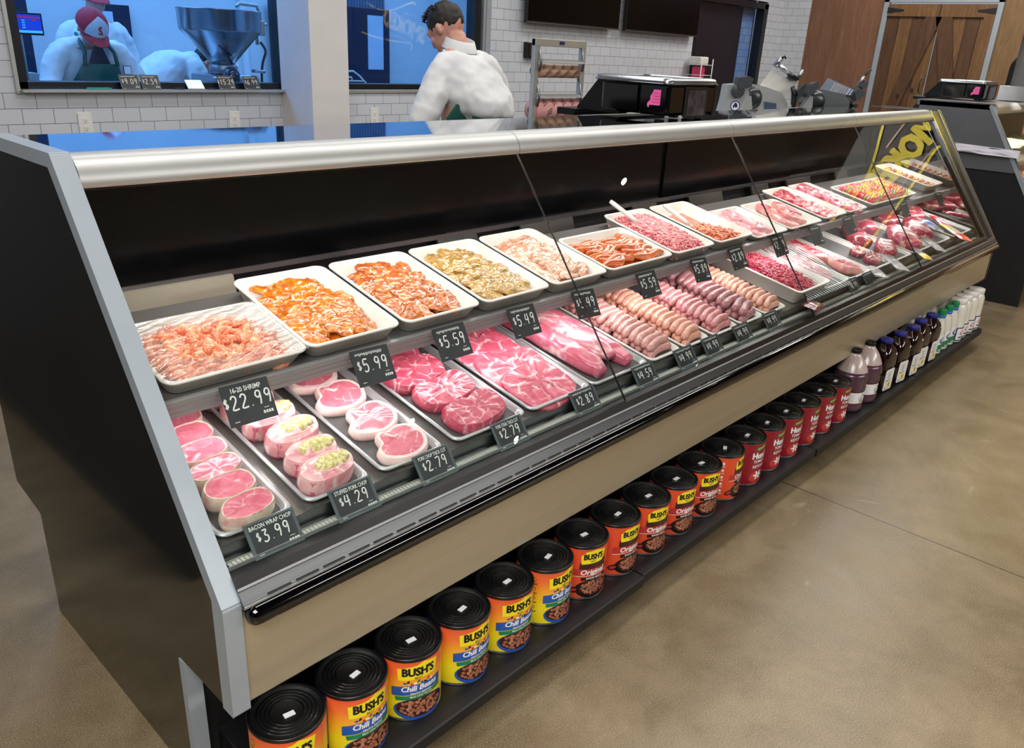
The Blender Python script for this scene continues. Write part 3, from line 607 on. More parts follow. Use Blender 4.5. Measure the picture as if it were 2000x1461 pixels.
# sausages
def sausage_mesh(name, L_, r, bend, m, wob=.0, n=12):
    mb = MB(); k = 14; pts = []; rad = []
    for i in range(k + 1):
        t = i / k; x = (t - .5) * L_; pts.append((x, bend * (4 * (t - .5) ** 2 - .5) * -1 + wob * sin(t * 6.3), r)); e = min(t, 1 - t) * L_ / r
        rad.append(r * (sqrt(max(.02, 1 - (1 - min(1, e)) ** 2))) * (1 + .03 * sin(i * 1.7)))
    mb.tube(pts, rad, n); return mb.mesh(name, [m])
def saus_mat(name, a, b, c): 
    t = NT(name); v = t.coord(True); nz = t.noise(v, 240, 3, .7); c_ = t.ramp(nz, [(.32, a), (.5, b), (.68, c)]); t.l(c_, t.b.inputs['Base Color']); t.b.inputs['Roughness'].default_value = .38; t.b.inputs['Coat Weight'].default_value = .25; t.bump(t.noise(v, 110, 2), .35, .002); return t.m
SM = [saus_mat('pale_sausage', '#a96a66', '#c98d86', '#dfb0a6'), saus_mat('orange_sausage', '#c07764', '#d79580', '#e8b5a0'), saus_mat('rosy_sausage', '#a8585c', '#c47a7c', '#dca29e'), saus_mat('purple_sausage', '#82484f', '#a0666a', '#bd8a8a'), saus_mat('peach_sausage', '#c4806c', '#d69883', '#e6b8a2')]
def link_tray(x, wd, mi, r, gap, nrow, v0, label, group, bend=.010, layers=1, L_=None):
    L_ = L_ or wd - .03; me = [sausage_mesh('sausage_link', L_ * q, r, bend, SM[mi], wb) for q, wb in ((1, .003), (.95, -.002), (1.02, .001))]
    for k in range(nrow):
        for ly in range(layers):
            o = bpy.data.objects.new('sausage_link', me[random.randrange(3)]); C.objects.link(o)
            put(o, LO, TL, x + random.uniform(-.004, .004), v0 + k * gap + ly * gap * .5, .005 + ly * r * 1.45, radians(random.uniform(-5, 5) + 12)); tag(o, label, 'sausage', group)
link_tray(2.102, .175, 0, .0135, .0255, 15, .035, 'pale pink fresh sausage link in the tray right of the pork loins', 'pale pink sausages', .012, 2)
link_tray(2.288, .165, 1, .0135, .0255, 17, .030, 'orange-pink fresh sausage link in the second sausage tray', 'orange-pink sausages', .014, 2)
link_tray(2.48, .175, 2, .0135, .0255, 12, .030, 'rosy fresh sausage link in the third sausage tray', 'rosy sausages', .012, 2)
link_tray(2.672, .175, 3, .0165, .031, 14, .030, 'plump purplish brown bratwurst in the fourth sausage tray', 'purplish brown sausages', .008, 2)
link_tray(2.86, .175, 4, .0125, .024, 17, .030, 'thin peach coloured link in the fifth sausage tray', 'peach coloured sausages', .012, 2)
# ---- upper trays: (x centre, width, length, height, front v)
UT = [(.757, .325, .243, .042, 0, 'white tray of shrimp under stretched plastic wrap'), (1.048, .262, .345, .045, 0, 'white tray of orange marinated chicken thighs'), (1.320, .262, .345, .045, 0, 'white tray of reddish brown marinated chicken beside the orange one'),
 (1.598, .272, .345, .045, 0, 'white tray of pale golden chicken in cloudy marinade'), (1.878, .262, .345, .045, 0, 'white tray of pale pink chicken pieces left of the orange strips'), (2.20, .365, .243, .045, 0, 'wide white tray of bright orange chicken strips'),
 (2.53, .272, .345, .045, 0, 'white tray heaped with pink ground pork'), (2.825, .275, .345, .045, 0, 'half empty white tray of orange ground meat'),
 (3.12, .285, .265, .028, -.01, 'shallow white tray of pink rib chops'), (3.44, .33, .265, .028, -.01, 'shallow white tray of red bone-in steaks'), (3.775, .262, .345, .028, 0, 'shallow white tray of thin red steaks'), (4.04, .245, .345, .028, 0, 'shallow white tray of dull pink cutlets'),
 (4.545, .67, .245, .035, 0, 'double wide white tray of coloured meat kabobs'), (5.255, .27, .345, .045, .02, 'white tray of browned meatballs next to the mirrored end')]
for x, w_, l_, h_, v_, lb in UT:
    o = make_tray('food_tray', w_, l_, h_, lb, 'tray'); put(o, UP, TU, x, v_, .001)
# marinated chicken
def marm(name, a, b, c, rough=.18):
    t = NT(name); v = t.coord(True); n1 = t.noise(v, 32, 5, .65, .6); n2 = t.noise(v, 220, 2, .6); c_ = t.mix(.4, t.ramp(n1, [(.34, a), (.5, b), (.64, c)]), t.ramp(n2, [(.3, a), (.55, b), (.75, c)])); t.l(c_, t.b.inputs['Base Color']); t.b.inputs['Roughness'].default_value = rough; t.b.inputs['Coat Weight'].default_value = .8; t.b.inputs['Coat Roughness'].default_value = .06
    t.bump(t.noise(v, 75, 4, .6), .5, .004); return t.m
CH = [marm('orange_marinade', '#8c3a0a', '#d9701a', '#f5a83a'), marm('red_brown_marinade', '#7c3212', '#cc6a30', '#ee9c50'), marm('golden_marinade', '#77562c', '#bb8f50', '#dcb673'), marm('pale_marinade', '#a56a54', '#dca084', '#f0c9a2'), marm('strip_marinade', '#a13a14', '#da6226', '#f09a48')]
def piece_meshes(m, dims, disp=.35, nv=4, ds=32):
    out = []
    for s in range(nv):
        mb = MB(); mb.ell((0, 0, dims[2] * .6), dims, 28, 15, 0, disp=disp, ds=ds, seed=s * 7.3, flat=-dims[2] * .6)
        if disp > .3: mb.v = [(x * (1 + .35 * noise.noise(Vector((y * 40, s, 2)))), y * (1 + .5 * noise.noise(Vector((x * 35, s, 5)))), z * (1 + .35 * noise.noise(Vector((x * 90, y * 90, s)))) + .003 * noise.noise(Vector((x * 160, y * 160, s)))) for x, y, z in mb.v]
        out.append(mb.mesh('meat_piece', [m]))
    return out
def bed(x, v, w_, l_, h, m, name='marinade', label=None):
    mb = MB(); n = 18; vs = []; fs = []
    for j in range(n + 1):
        for i in range(n + 1):
            a, b = (i / n - .5) * w_, (j / n) * l_; e = min(i, n - i, j, n - j) / 4; e = min(1, e)
            vs.append((a, b, .004 + h * (e ** .6) * (.8 + .4 * noise.noise(Vector((a * 30, b * 30, x * 5))))))
    for j in range(n):
        for i in range(n): q = j * (n + 1) + i; fs.append((q, q + 1, q + n + 2, q + n + 1))
    mb.add(vs, fs, 0, True); o = mb.build(name, m); put(o, UP, TU, x, v, .001); tag(o, label, 'marinade' if name == 'marinade' else 'ground meat', None, 'stuff'); return o
def fill_pieces(x, wd, v0, l_, nx, ny, me, name, label, cat, group, z=.012, jit=.016, rz=(-70, 70), lift=0):
    for j in range(ny):
        for i in range(nx):
            o = bpy.data.objects.new(name, random.choice(me)); C.objects.link(o)
            dx = (i + .5) / nx - .5; dv = (j + .5) / ny; mound = (1 - (2 * dx) ** 2) * .012 + lift * dv
            put(o, UP, TU, x + dx * (wd - .085) + random.uniform(-jit, jit), v0 + .048 + dv * (l_ - .098) + random.uniform(-jit, jit) * .35, z + mound + random.uniform(0, .004), radians(random.uniform(*rz)), radians(random.uniform(-6, 12)), radians(random.uniform(-8, 8)), random.uniform(.85, 1.1)); tag(o, label, cat, group)
NM = ['orange', 'reddish brown', 'pale golden', 'pale pink']
for k, x in enumerate((1.048, 1.320, 1.598, 1.878)):
    bed(x, .03, .19, .27, .016, CH[k], 'marinade', '%s marinade pooled under the chicken pieces' % NM[k])
    me = piece_meshes(CH[k], (.042, .030, .0105), .9, 6, 26)
    fill_pieces(x, .262, .0, .345, 4, 9, me, 'chicken_piece', '%s marinated chicken piece on the upper shelf' % NM[k], 'chicken piece', '%s chicken pieces' % NM[k])
bed(2.2, .02, .29, .19, .012, CH[4], 'marinade', 'orange marinade under the chicken strips')
me = []
for s in range(4):
    mb = MB(); p = [Vector((-.085 + .17 * i / 10, .010 * sin(i * .9 + s), .010)) for i in range(11)]; mb.tube(p, [.003 + .0105 * sin(pi * (i + .6) / 11.2) ** .6 * (1 + .2 * noise.noise(Vector((i * .8, s, 0)))) for i in range(11)], 10); me.append(mb.mesh('chicken_strip', [CH[4]]))
fill_pieces(2.2, .42, .0, .243, 2, 14, me, 'chicken_strip', 'long orange marinated chicken strip in the wide tray', 'chicken strip', 'orange chicken strips', .014, .007, (-12, 12))
# ground meats: nobody could count the strands
def noodles(w_, l_, h, n, m, seed, name, label, fn, T, x, v, w0=.004, prof=None, r=.0032, ln=.03):
    rr = random.Random(seed); mb = MB(); N = 16; vs = []; fs = []
    hf = prof or (lambda a, b: h * (max(0, 1 - abs(2 * a) ** 4) * max(0, 1 - abs(2 * b - 1) ** 4)) ** .5)
    for j in range(N + 1):
        for i in range(N + 1): a, b = i / N - .5, j / N; vs.append((a * w_, b * l_, hf(a, b) * .9 + .0005))
    for j in range(N):
        for i in range(N): q = j * (N + 1) + i; fs.append((q, q + 1, q + N + 2, q + N + 1))
    mb.add(vs, fs, 0, True)
    for k in range(n):
        a, b = rr.uniform(-.47, .47), rr.uniform(.03, .97); z = hf(a, b); 
        if z < h * .12: continue
        t = rr.uniform(0, 6.28); pts = []; p = Vector((a * w_, b * l_, z + rr.uniform(-.001, .004)))
        for q in range(5): pts.append(p.copy()); t += rr.uniform(-.9, .9); p += Vector((cos(t), sin(t), rr.uniform(-.35, .3))) * ln / 5
        mb.tube(pts, r * rr.uniform(.8, 1.15), 5, rr.randrange(2))
    o = mb.build(name, m); put(o, fn, T, x, v, w0); tag(o, label, 'ground meat', None, 'stuff'); return o
G1 = mat('ground_pork', '#d5596a', .35, c2='#ea8f92', ns=70, coat=.35); G1b = mat('ground_pork_light', '#e88d92', .35, c2='#f4b9b4', ns=70, coat=.35)
G2 = mat('orange_ground', '#c64f35', .35, c2='#e58a63', ns=70, coat=.35); G2b = mat('orange_ground_light', '#dc7455', .35, c2='#efab87', ns=70, coat=.35)
G3 = mat('ground_beef', '#b01f3c', .35, c2='#c93f58', ns=70, coat=.35); G3b = mat('ground_beef_light', '#c4415a', .35, c2='#de7c8a', ns=70, coat=.35)
noodles(.225, .30, .045, 1500, [G1, G1b], 1, 'ground_pork', 'heap of pink ground pork with a white scoop in it', UP, TU, 2.53, .022)
noodles(.20, .30, .035, 600, [G2, G2b], 2, 'ground_chorizo', 'small heap of orange ground meat at the front of its tray', UP, TU, 2.825, .022, prof=lambda a, b: .034 * max(0, 1 - abs(2 * a) ** 3) ** .5 * max(0, min(1, (.62 - b) * 2.6)) * min(1, b * 14 + .2))
noodles(.24, .50, .055, 1500, [G3, G3b], 3, 'ground_beef', 'bright red ground beef in the deep white tray', LO, TL, 3.17, .02, .006)
o = make_tray('deep_tray', .30, .56, .062, 'deep white tray of ground beef right of the sausages', 'tray', .012, .02); put(o, LO, TL, 3.17, -.005, .0015)
def scoop(x, v, w_, rz, label):
    mb = MB(); mb.tube([(0, 0, 0), (0, .03, .006), (0, .11, .016), (0, .125, .018)], [.008, .0065, .007, .006], 8, 0, 1.5)
    prof = []; rs = []
    for j in range(8): a = j / 7; wd = .022 * sin(pi * (.35 + .65 * a)) + .004; rs.append([(wd * cos(pi + pi * i / 8), -.055 * a, -.016 * sin(pi * i / 8) * (1 - .4 * a)) for i in range(9)])
    mb.rings(rs, 0, True, False, False, False); o = mb.build('serving_scoop', M_white); m = o.modifiers.new('t', 'SOLIDIFY'); m.thickness = .0015; put(o, UP, TU, x, v, w_, rz, radians(14)); tag(o, label, 'scoop')
scoop(2.47, .235, .052, .5, 'white plastic scoop stuck in the pink ground pork'); scoop(2.775, .19, .024, .55, 'white plastic scoop lying in the half empty tray')
# shrimp
def shrimp_mesh(s):
    mb = MB(); rr = random.Random(s); R_ = .015 + .002 * rr.random(); pts = []; rad = []
    for i in range(13):
        a = radians(-30 + 235 * i / 12); pts.append((R_ * cos(a) * (1 + .1 * i / 12), R_ * sin(a), .008 + .003 * sin(i + s))); rad.append((.0085 - .0055 * (i / 12)) * (1 if i % 2 else 1.12) if i < 12 else .002)
    mb.tube(pts, rad, 8)
    e = Vector(pts[-1]); d = (Vector(pts[-1]) - Vector(pts[-3])).normalized(); nrm = Vector((-d.y, d.x, 0))
    for sg in (-1, 1): q = e + d * .014 + nrm * sg * .006; mb.tube([e, (e + q) / 2 + Vector((0, 0, .002)), q], [.0025, .004, .001], 6, 1, 1.0)
    h_ = Vector(pts[0]); 
    for q in range(5): mb.tube([h_ + Vector((0, .0, 0)), h_ + Vector((.004 * q - .014, -.010, -.003 + .002 * q)), h_ + Vector((.006 * q - .022, -.017, 0))], [.0012, .0009, .0004], 4, 1)
    return mb.mesh('shrimp', [mat('shrimp_flesh', '#e27c54', .3, c2='#f0ae88', ns=120, coat=.5, rnd=True), mat('shrimp_tail', '#e0603f', .35, c2='#ee8a60', ns=90, coat=.4)])
sm = [shrimp_mesh(s) for s in range(5)]
for k in range(260):
    dx, dv = random.uniform(-.5, .5), random.random(); hgt = .034 * (1 - (2 * dx) ** 4) * (1 - (2 * dv - 1) ** 4) ** .5 * random.uniform(.2, 1)
    o = bpy.data.objects.new('shrimp', random.choice(sm)); C.objects.link(o); put(o, UP, TU, .757 + dx * .22, .050 + dv * .142, .003 + hgt * .80, random.uniform(0, 6.3), random.uniform(-.5, .5), random.uniform(-.5, .5), random.uniform(1.15, 1.5)); tag(o, 'raw pink shrimp in the wrapped tray nearest the end panel', 'shrimp', 'shrimp under the plastic wrap')
def wrap_mat(name, hz=.05, sc=7, st=.45, fb=.06):
    t = NT(name); v = t.coord(); tr = t.n('BsdfTransparent'); gl = t.n('BsdfGlossy'); gl.inputs['Roughness'].default_value = .12; df = t.n('BsdfDiffuse'); df.inputs[0].default_value = (.9, .9, .92, 1)
    wv = t.n('TexWave'); wv.inputs['Scale'].default_value = sc; wv.inputs['Distortion'].default_value = 9; wv.inputs['Detail'].default_value = 3; wv.inputs['Detail Scale'].default_value = 1.3
    mp = t.n('Mapping'); mp.inputs['Rotation'].default_value = (0, 0, .9); mp.inputs['Scale'].default_value = (1, 2.6, 1); t.l(v, mp.inputs[0]); t.l(mp.outputs[0], wv.inputs['Vector'])
    b = t.n('Bump'); b.inputs['Strength'].default_value = st; b.inputs['Distance'].default_value = .01; t.l(wv.outputs['Fac'], b.inputs['Height']); t.l(b.outputs[0], gl.inputs['Normal'])
    m1 = t.n('MixShader'); m1.inputs[0].default_value = hz; t.l(tr.outputs[0], m1.inputs[1]); t.l(df.outputs[0], m1.inputs[2])
    m2 = t.n('MixShader'); lw = t.n('LayerWeight'); lw.inputs[0].default_value = fb; t.l(b.outputs[0], lw.inputs['Normal']); t.l(lw.outputs['Facing'], m2.inputs[0]); t.l(m1.outputs[0], m2.inputs[1]); t.l(gl.outputs[0], m2.inputs[2])
    t.l(m2.outputs[0], t.out.inputs[0]); return t.m
def sheet(name, pts4, n, amp, freq, m, label, cat, seed=0, th=.0004):
    a, b, c, d = [Vector(p) for p in pts4]; vs = []; fs = []; nr = (b - a).cross(d - a).normalized()
    for j in range(n + 1):
        for i in range(n + 1):
            u, v = i / n, j / n; p = a.lerp(b, u).lerp(d.lerp(c, u), v); e = min(u, 1 - u, v, 1 - v) * 8
            vs.append(tuple(p + nr * amp * min(1, e) * (noise.noise(Vector((u * freq, v * freq * .35, seed))) + .5 * noise.noise(Vector((u * freq * 2.3 + v * 3, v * freq, seed + 3))))))
    for j in range(n):
        for i in range(n): q = j * (n + 1) + i; fs.append((q, q + 1, q + n + 2, q + n + 1))
    o = MB().add(vs, fs, 0, True).build(name, m); s_ = o.modifiers.new('t', 'SOLIDIFY'); s_.thickness = th; tag(o, label, cat); return o
sheet('plastic_wrap', [UP(.597, .003, .0445), UP(.917, .003, .0445), UP(.917, .24, .0445), UP(.597, .24, .0445)], 50, .0035, 7, wrap_mat('stretched_film'), 'clear wrinkled plastic wrap stretched over the shrimp tray', 'plastic wrap')
# red meats in the shallow trays
def cuts(name, outline, t, mats, spots, label, cat, group, rim=.08, sc=1, fn=UP, T=TU, w0=.004, rx=6):
    for k, (x, v, rz, s) in enumerate(spots):
        o = meat_slab([(a * sc, b * sc) for a, b in outline], t, rim, 80 + k + int(x * 10), n=4, bump=.004).build(name, mats); put(o, fn, T, x, v, w0 + .003 * (k % 2), rz, radians(rx), 0, s)
        tag(o, '%s, %s' % (label, ORD[k]), cat, group)
cuts('rib_chop', O_tbone, .022, [F_pinkfat, F_pork], [(3.07, .07, 1.1, .95), (3.15, .09, 1.2, 1), (3.06, .16, 1.0, .9), (3.14, .18, 1.1, .95)], 'pink bone-in chop in the shallow tray after the ground meat', 'pork chop', 'rib chops in the first shallow tray', .12)
cuts('beef_steak', O_tbone, .028, [F_beeffat, F_beef], [(3.36, .07, 1.0, 1), (3.47, .09, .9, 1.02), (3.42, .17, 1.0, .95), (3.54, .15, 1.1, 1)], 'red bone-in beef steak with white fat in the second shallow tray', 'beef steak', 'bone-in beef steaks', .09)
cuts('beef_steak', O_steak, .02, [F_beef, F_beef], [(3.79, .05, .3, .9), (3.76, .12, .2, .95), (3.78, .19, .3, .9), (3.76, .27, .2, .95)], 'thin bright red boneless steak in the third shallow tray', 'beef steak', 'thin boneless steaks', .05, 1.05)
cuts('pork_cutlet', O_oval, .02, [F_ham, F_ham], [(4.07, .045, .3, 1.3), (4.03, .105, .2, 1.3), (4.05, .165, .3, 1.3), (4.02, .225, .2, 1.3), (4.03, .285, .2, 1.3)], 'dull pink boneless cutlet in the fourth shallow tray', 'pork cutlet', 'boneless cutlets', .06)
# kabobs
PEP = [mat('red_pepper', '#d8203a', .25, c2='#ef4a4a', ns=30, coat=.5), mat('yellow_pepper', '#f0b020', .25, c2='#f8cc4a', ns=30, coat=.5), mat('green_pepper', '#7fa52c', .25, c2='#a3bf4a', ns=30, coat=.5), mat('kabob_meat', '#d4566e', .3, c2='#e88a90', ns=50, coat=.4), mat('kabob_chicken', '#e68c5a', .3, c2='#f2b48a', ns=50, coat=.4)]
M_skew = mat('bamboo_skewer', '#dcc08a', .6, c2='#cdae76', ns=40)
def kabob(seed):
    rr = random.Random(seed); r_ = empty('kabob'); MB().tube([(0, 0, .014), (0, .205, .014)], .0016, 6).build('skewer', M_skew, r_); y = .018
    while y < .185:
        k = rr.choice([0, 1, 0, 3, 1, 4, 2, 3]); th = rr.uniform(.010, .014) if k < 3 else rr.uniform(.016, .022); a = rr.uniform(.011, .0145)
        mb = MB(); mb.ell((0, y + th / 2, .014), (a, th * .62, a * .95), 10, 6, 0, Matrix.Rotation(rr.uniform(-.4, .4), 3, 'Y'), .35, 60, rr.random() * 9); mb.build(['pepper_chunk', 'pepper_chunk', 'pepper_chunk', 'meat_chunk', 'chicken_chunk'][k], PEP[k], r_); y += th
    return tag(r_, 'skewered kabob of pink meat with red and yellow pepper chunks', 'kabob', 'kabobs in the double wide tray')
KP = [kabob(s) for s in range(5)]
for k in range(36):
    b = KP[k % 5]; o = b if k < 5 else dup(b); lay = k // 21
    x = 4.25 + (k % 21) * .0295 if not lay else 4.29 + (k - 21) * .037
    put(o, UP, TU, x, .02, .004 + lay * .019, radians(random.uniform(-3, 3)))
# meatballs
mm = piece_meshes(marm('browned_meatball', '#8a4a22', '#c8763c', '#e0a060'), (.019, .019, .0185), .12, 3, 60)
for j in range(9):
    for i in range(3):
        o = bpy.data.objects.new('meatball', random.choice(mm)); C.objects.link(o); put(o, UP, TU, 5.20 + i * .05 + random.uniform(-.006, .006), .05 + j * .034, .008, random.uniform(0, 6)); tag(o, 'browned meatball in the last tray before the mirrored end', 'meatball', 'browned meatballs')
# ---- lower deck, right hand half
LT2 = [(3.445, .26, 'white tray under the striped reflection sheet right of the ground beef'), (3.70, .25, 'white tray of bone-in beef steaks on the lower deck'), (3.97, .27, 'mostly empty lower tray with a dark liner'), (4.25, .26, 'white tray of beef roasts on the lower deck'), (4.55, .30, 'white tray of the largest beef roast'), (4.87, .30, 'white tray of dark beef cuts near the mirrored end'), (5.25, .36, 'last lower white tray before the mirrored end')]
for x, w_, lb in LT2:
    o = make_tray('meat_tray', w_, .56, .022, lb, 'tray', .006, .02, M_tray, True, None, .008); put(o, LO, TL, x, 0, .0015)
cuts('beef_brisket', O_steak, .03, [F_beeffat, F_beef], [(3.43, .09, .2, 1), (3.45, .2, .1, 1), (3.43, .31, .15, 1), (3.42, .42, .15, 1)], 'red and white beef cut under the striped reflection sheet', 'beef', 'beef cuts under the striped film', .05, 1.15, LO, TL)
cuts('beef_steak', O_tbone, .03, [F_beeffat, F_beef], [(3.71, .10, 1.2, 1.2), (3.68, .22, 1.1, 1.2), (3.70, .33, 1.2, 1.2), (3.7, .44, 1.2, 1.2)], 'bright red bone-in beef steak on the lower deck', 'beef steak', 'bone-in steaks on the lower deck', .08, 1, LO, TL)
cuts('beef_fillet', O_steak, .035, [F_beefd, F_beefd], [(4.02, .075, .2, .85), (4.03, .155, .1, .75)], 'dark red beef steak at the front of the mostly empty tray', 'beef steak', 'steaks in the mostly empty tray', .08, 1, LO, TL)
for k, (a, b, c, d, wd, ht, lb) in enumerate([(4.17, .20, 4.32, .33, .10, .06, 'short dark beef roast behind the sirloin piece'), (4.20, .08, 4.35, .14, .085, .05, 'small dark red sirloin piece at the tray front'), (4.44, .28, 4.60, .42, .11, .07, 'pink beef roast with a fatty side, rear of its tray'), (4.46, .07, 4.66, .19, .13, .075, 'largest fatty beef roast at the front of its tray'), (4.78, .10, 4.98, .22, .12, .06, 'dark beef roast near the mirrored end'), (4.80, .30, 5.0, .42, .11, .06, 'rear dark beef roast near the mirrored end'), (5.12, .28, 5.36, .36, .12, .055, 'flat pink beef slab beside the mirrored end')]):
    long_cut('beef_roast', a - .035, b - .015, c + .035, d + .015, wd * 1.3, ht * .95, [F_beefd if k in (0, 1, 4, 5) else meat_mat('fatty_roast', '#a3314a', '#bf5568', '#efc7a8', 9, .14)], 30 + k, lb, 'beef roast', None, LO, TL, .006)
# reflection stand-ins: striped sheet and packets
def striped_reflection():  # white stripes imitate a mirror image in the front glass
    t = NT('striped_reflection'); v = t.coord(); sx = t.n('SeparateXYZ'); t.l(v, sx.inputs[0]); wv = t.n('TexWave'); wv.inputs['Scale'].default_value = 14; wv.inputs['Distortion'].default_value = 1.2; wv.inputs['Detail'].default_value = 1; t.l(v, wv.inputs['Vector'])
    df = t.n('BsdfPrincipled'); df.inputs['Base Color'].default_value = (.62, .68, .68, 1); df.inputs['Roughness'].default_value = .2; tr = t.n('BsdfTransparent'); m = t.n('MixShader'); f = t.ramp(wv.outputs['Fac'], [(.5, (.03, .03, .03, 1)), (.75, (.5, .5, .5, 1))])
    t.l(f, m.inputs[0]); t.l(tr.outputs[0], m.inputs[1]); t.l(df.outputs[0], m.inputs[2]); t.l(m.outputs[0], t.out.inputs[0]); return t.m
sheet('striped_reflection_sheet', [LO(3.06, -.03, .03), LO(3.50, -.035, .03), LO(3.62, .30, .065), LO(3.32, .33, .075)], 40, .006, 5, striped_reflection(), 'white striped sheet over the beef trays, standing in for a glass reflection', 'reflection stand-in', 4)
def packet(x, v, rz, w_, l_, mats, name, label, w0=.028, rx=0):  # packets laid inside the case to imitate reflections in its glass
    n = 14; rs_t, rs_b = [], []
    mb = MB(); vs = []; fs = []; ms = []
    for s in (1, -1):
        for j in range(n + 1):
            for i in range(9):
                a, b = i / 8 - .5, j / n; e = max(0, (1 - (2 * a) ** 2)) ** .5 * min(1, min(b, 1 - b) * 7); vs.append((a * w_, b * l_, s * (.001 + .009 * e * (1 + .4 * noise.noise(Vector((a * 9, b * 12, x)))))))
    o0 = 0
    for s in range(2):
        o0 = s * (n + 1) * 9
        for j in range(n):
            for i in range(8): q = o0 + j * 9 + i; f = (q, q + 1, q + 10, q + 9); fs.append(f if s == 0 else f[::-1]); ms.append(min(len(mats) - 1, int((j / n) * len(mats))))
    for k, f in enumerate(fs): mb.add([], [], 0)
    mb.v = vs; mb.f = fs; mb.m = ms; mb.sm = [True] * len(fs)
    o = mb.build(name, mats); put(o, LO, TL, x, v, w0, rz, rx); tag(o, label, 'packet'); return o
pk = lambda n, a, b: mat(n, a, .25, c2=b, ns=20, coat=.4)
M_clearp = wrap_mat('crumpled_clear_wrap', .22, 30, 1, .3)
packet(5.06, -.075, -.75, .075, .26, [pk('packet_red', '#c8102e', '#e03a3a'), pk('packet_cream', '#e8dcc0', '#d9cba8'), pk('packet_yellow', '#e6d23c', '#f0e070')], 'reflection_packet', 'red and yellow packet by the far glass corner, standing in for a reflection', .03)
packet(5.20, .07, -.8, .06, .22, [pk('packet_pink', '#d65a7c', '#e68aa0'), pk('packet_red', '#c8102e', '#e03a3a')], 'reflection_packet', 'pink and red packet behind the yellow one, standing in for a reflection', .03)
packet(4.95, .06, -.75, .07, .2, [M_clearp, pk('packet_blue', '#2f56b8', '#4a78d0'), M_clearp], 'reflection_packet', 'clear packet with a blue patch near the mirrored end, a reflection stand-in', .05)
packet(4.36, -.085, -.7, .05, .16, [pk('packet_gold', '#d8b83c', '#e8d070'), M_clearp, M_clearp], 'reflection_packet', 'clear packet with golden tip at the glass joint, a reflection stand-in', .03)
packet(4.62, -.07, -.75, .06, .24, [M_clearp], 'reflection_wrapper', 'crumpled clear wrapper between the golden and red packets, a reflection stand-in', .03)
packet(4.02, -.08, -.75, .07, .20, [M_clearp], 'reflection_wrapper', 'crumpled clear wrapper before the mostly empty tray, a reflection stand-in', .025)
packet(3.80, -.06, -.7, .07, .12, [M_clearp], 'reflection_wrapper', 'small crumpled clear wrapper right of the dark tags, a reflection stand-in', .02)
packet(3.10, -.075, .2, .10, .07, [pk('maroon_card', '#5e1828', '#70303c')], 'maroon_reflection', 'dark maroon packet under the striped sheet, standing in for a reflection', .012)
# tags on the upper shelf rail: (x, price, title, label)
uxd = (1, 0, 0); up_ = (0, (1.415 - 1.374), (.932 - .862))
for x, pr_, ti, lb in [(.694, '$22.99', '16-20 SHRIMP', 'shelf tag reading $22.99 under the shrimp tray'), (1.012, '$5.99', '', 'shelf tag reading $5.99 under the orange chicken'), (1.264, '$5.59', '', 'shelf tag reading $5.59 left of the pale golden chicken'),
   (1.534, '$5.49', '', 'shelf tag reading $5.49 under the pale golden chicken'), (1.808, '$5.49', '', 'shelf tag at the first glass joint, under the pale pink chicken'), (2.142, '$5.59', '', 'shelf tag reading $5.59 under the wide tray of orange strips'),
   (2.47, '$5.89', '', 'shelf tag reading $5.89 under the pink ground pork'), (2.742, '$2.89', '', 'shelf tag reading $2.89 under the half empty tray'), (3.09, '$2.99', '', 'dark shelf tag at the second glass joint'), (3.45, '', '', 'dark shelf tag under the bone-in steaks'),
   (3.82, '', '', 'dark shelf tag under the thin steaks'), (4.57, '', '', 'dark shelf tag under the kabob tray'), (5.16, '', '', 'grey shelf tag nearest the mirrored end')]:
    t = price_tag((x, 1.380, .8455), uxd, up_, pr_, ti, lb, .107, .086, False); t.rotation_euler = (0, radians(3 * random.uniform(-.5, 1.3)), 0)
# tags standing in the channel
up2 = (0, 1.2405 - 1.2000, .706 - .6505)
for x, pr_, ti, lb in [(.628, '$3.99', 'BACON WRAP CHOP', 'bottom row tag BACON WRAP CHOP $3.99'), (.820, '$4.29', 'STUFFED PORK CHOP', 'bottom row tag STUFFED PORK CHOP $4.29'), (1.048, '$2.79', 'PORK CHOP THICK CUT', 'bottom row tag PORK CHOP THICK CUT $2.79'),
   (1.30, '$2.79', 'PORK STEAK THICK CUT', 'bottom row tag PORK STEAK THICK CUT $2.79'), (1.606, '$2.89', '', 'bottom row tag reading $2.89 before the pork shoulder'), (1.90, '$4.59', '', 'bottom row tag reading $4.59 before the pork loins'),
   (2.13, '$4.99', '', 'bottom row $4.99 tag before the pale pink links'), (2.30, '$4.99', '', 'bottom row $4.99 tag before the orange-pink links'), (2.51, '$4.99', '', 'bottom row $4.99 tag before the rosy links'), (2.735, '$4.99', '', 'bottom row $4.99 tag before the purplish links'),
   (3.52, '$6.99', '', 'dark bottom row tag left of the crumpled wrappers'), (3.70, '', '', 'dark bottom row tag beside the crumpled wrapper'), (4.70, '', '', 'dark bottom row tag near the far packets')]:
    price_tag((x, 1.2008, .6508), uxd, up2, pr_, ti, lb, .109, .072)
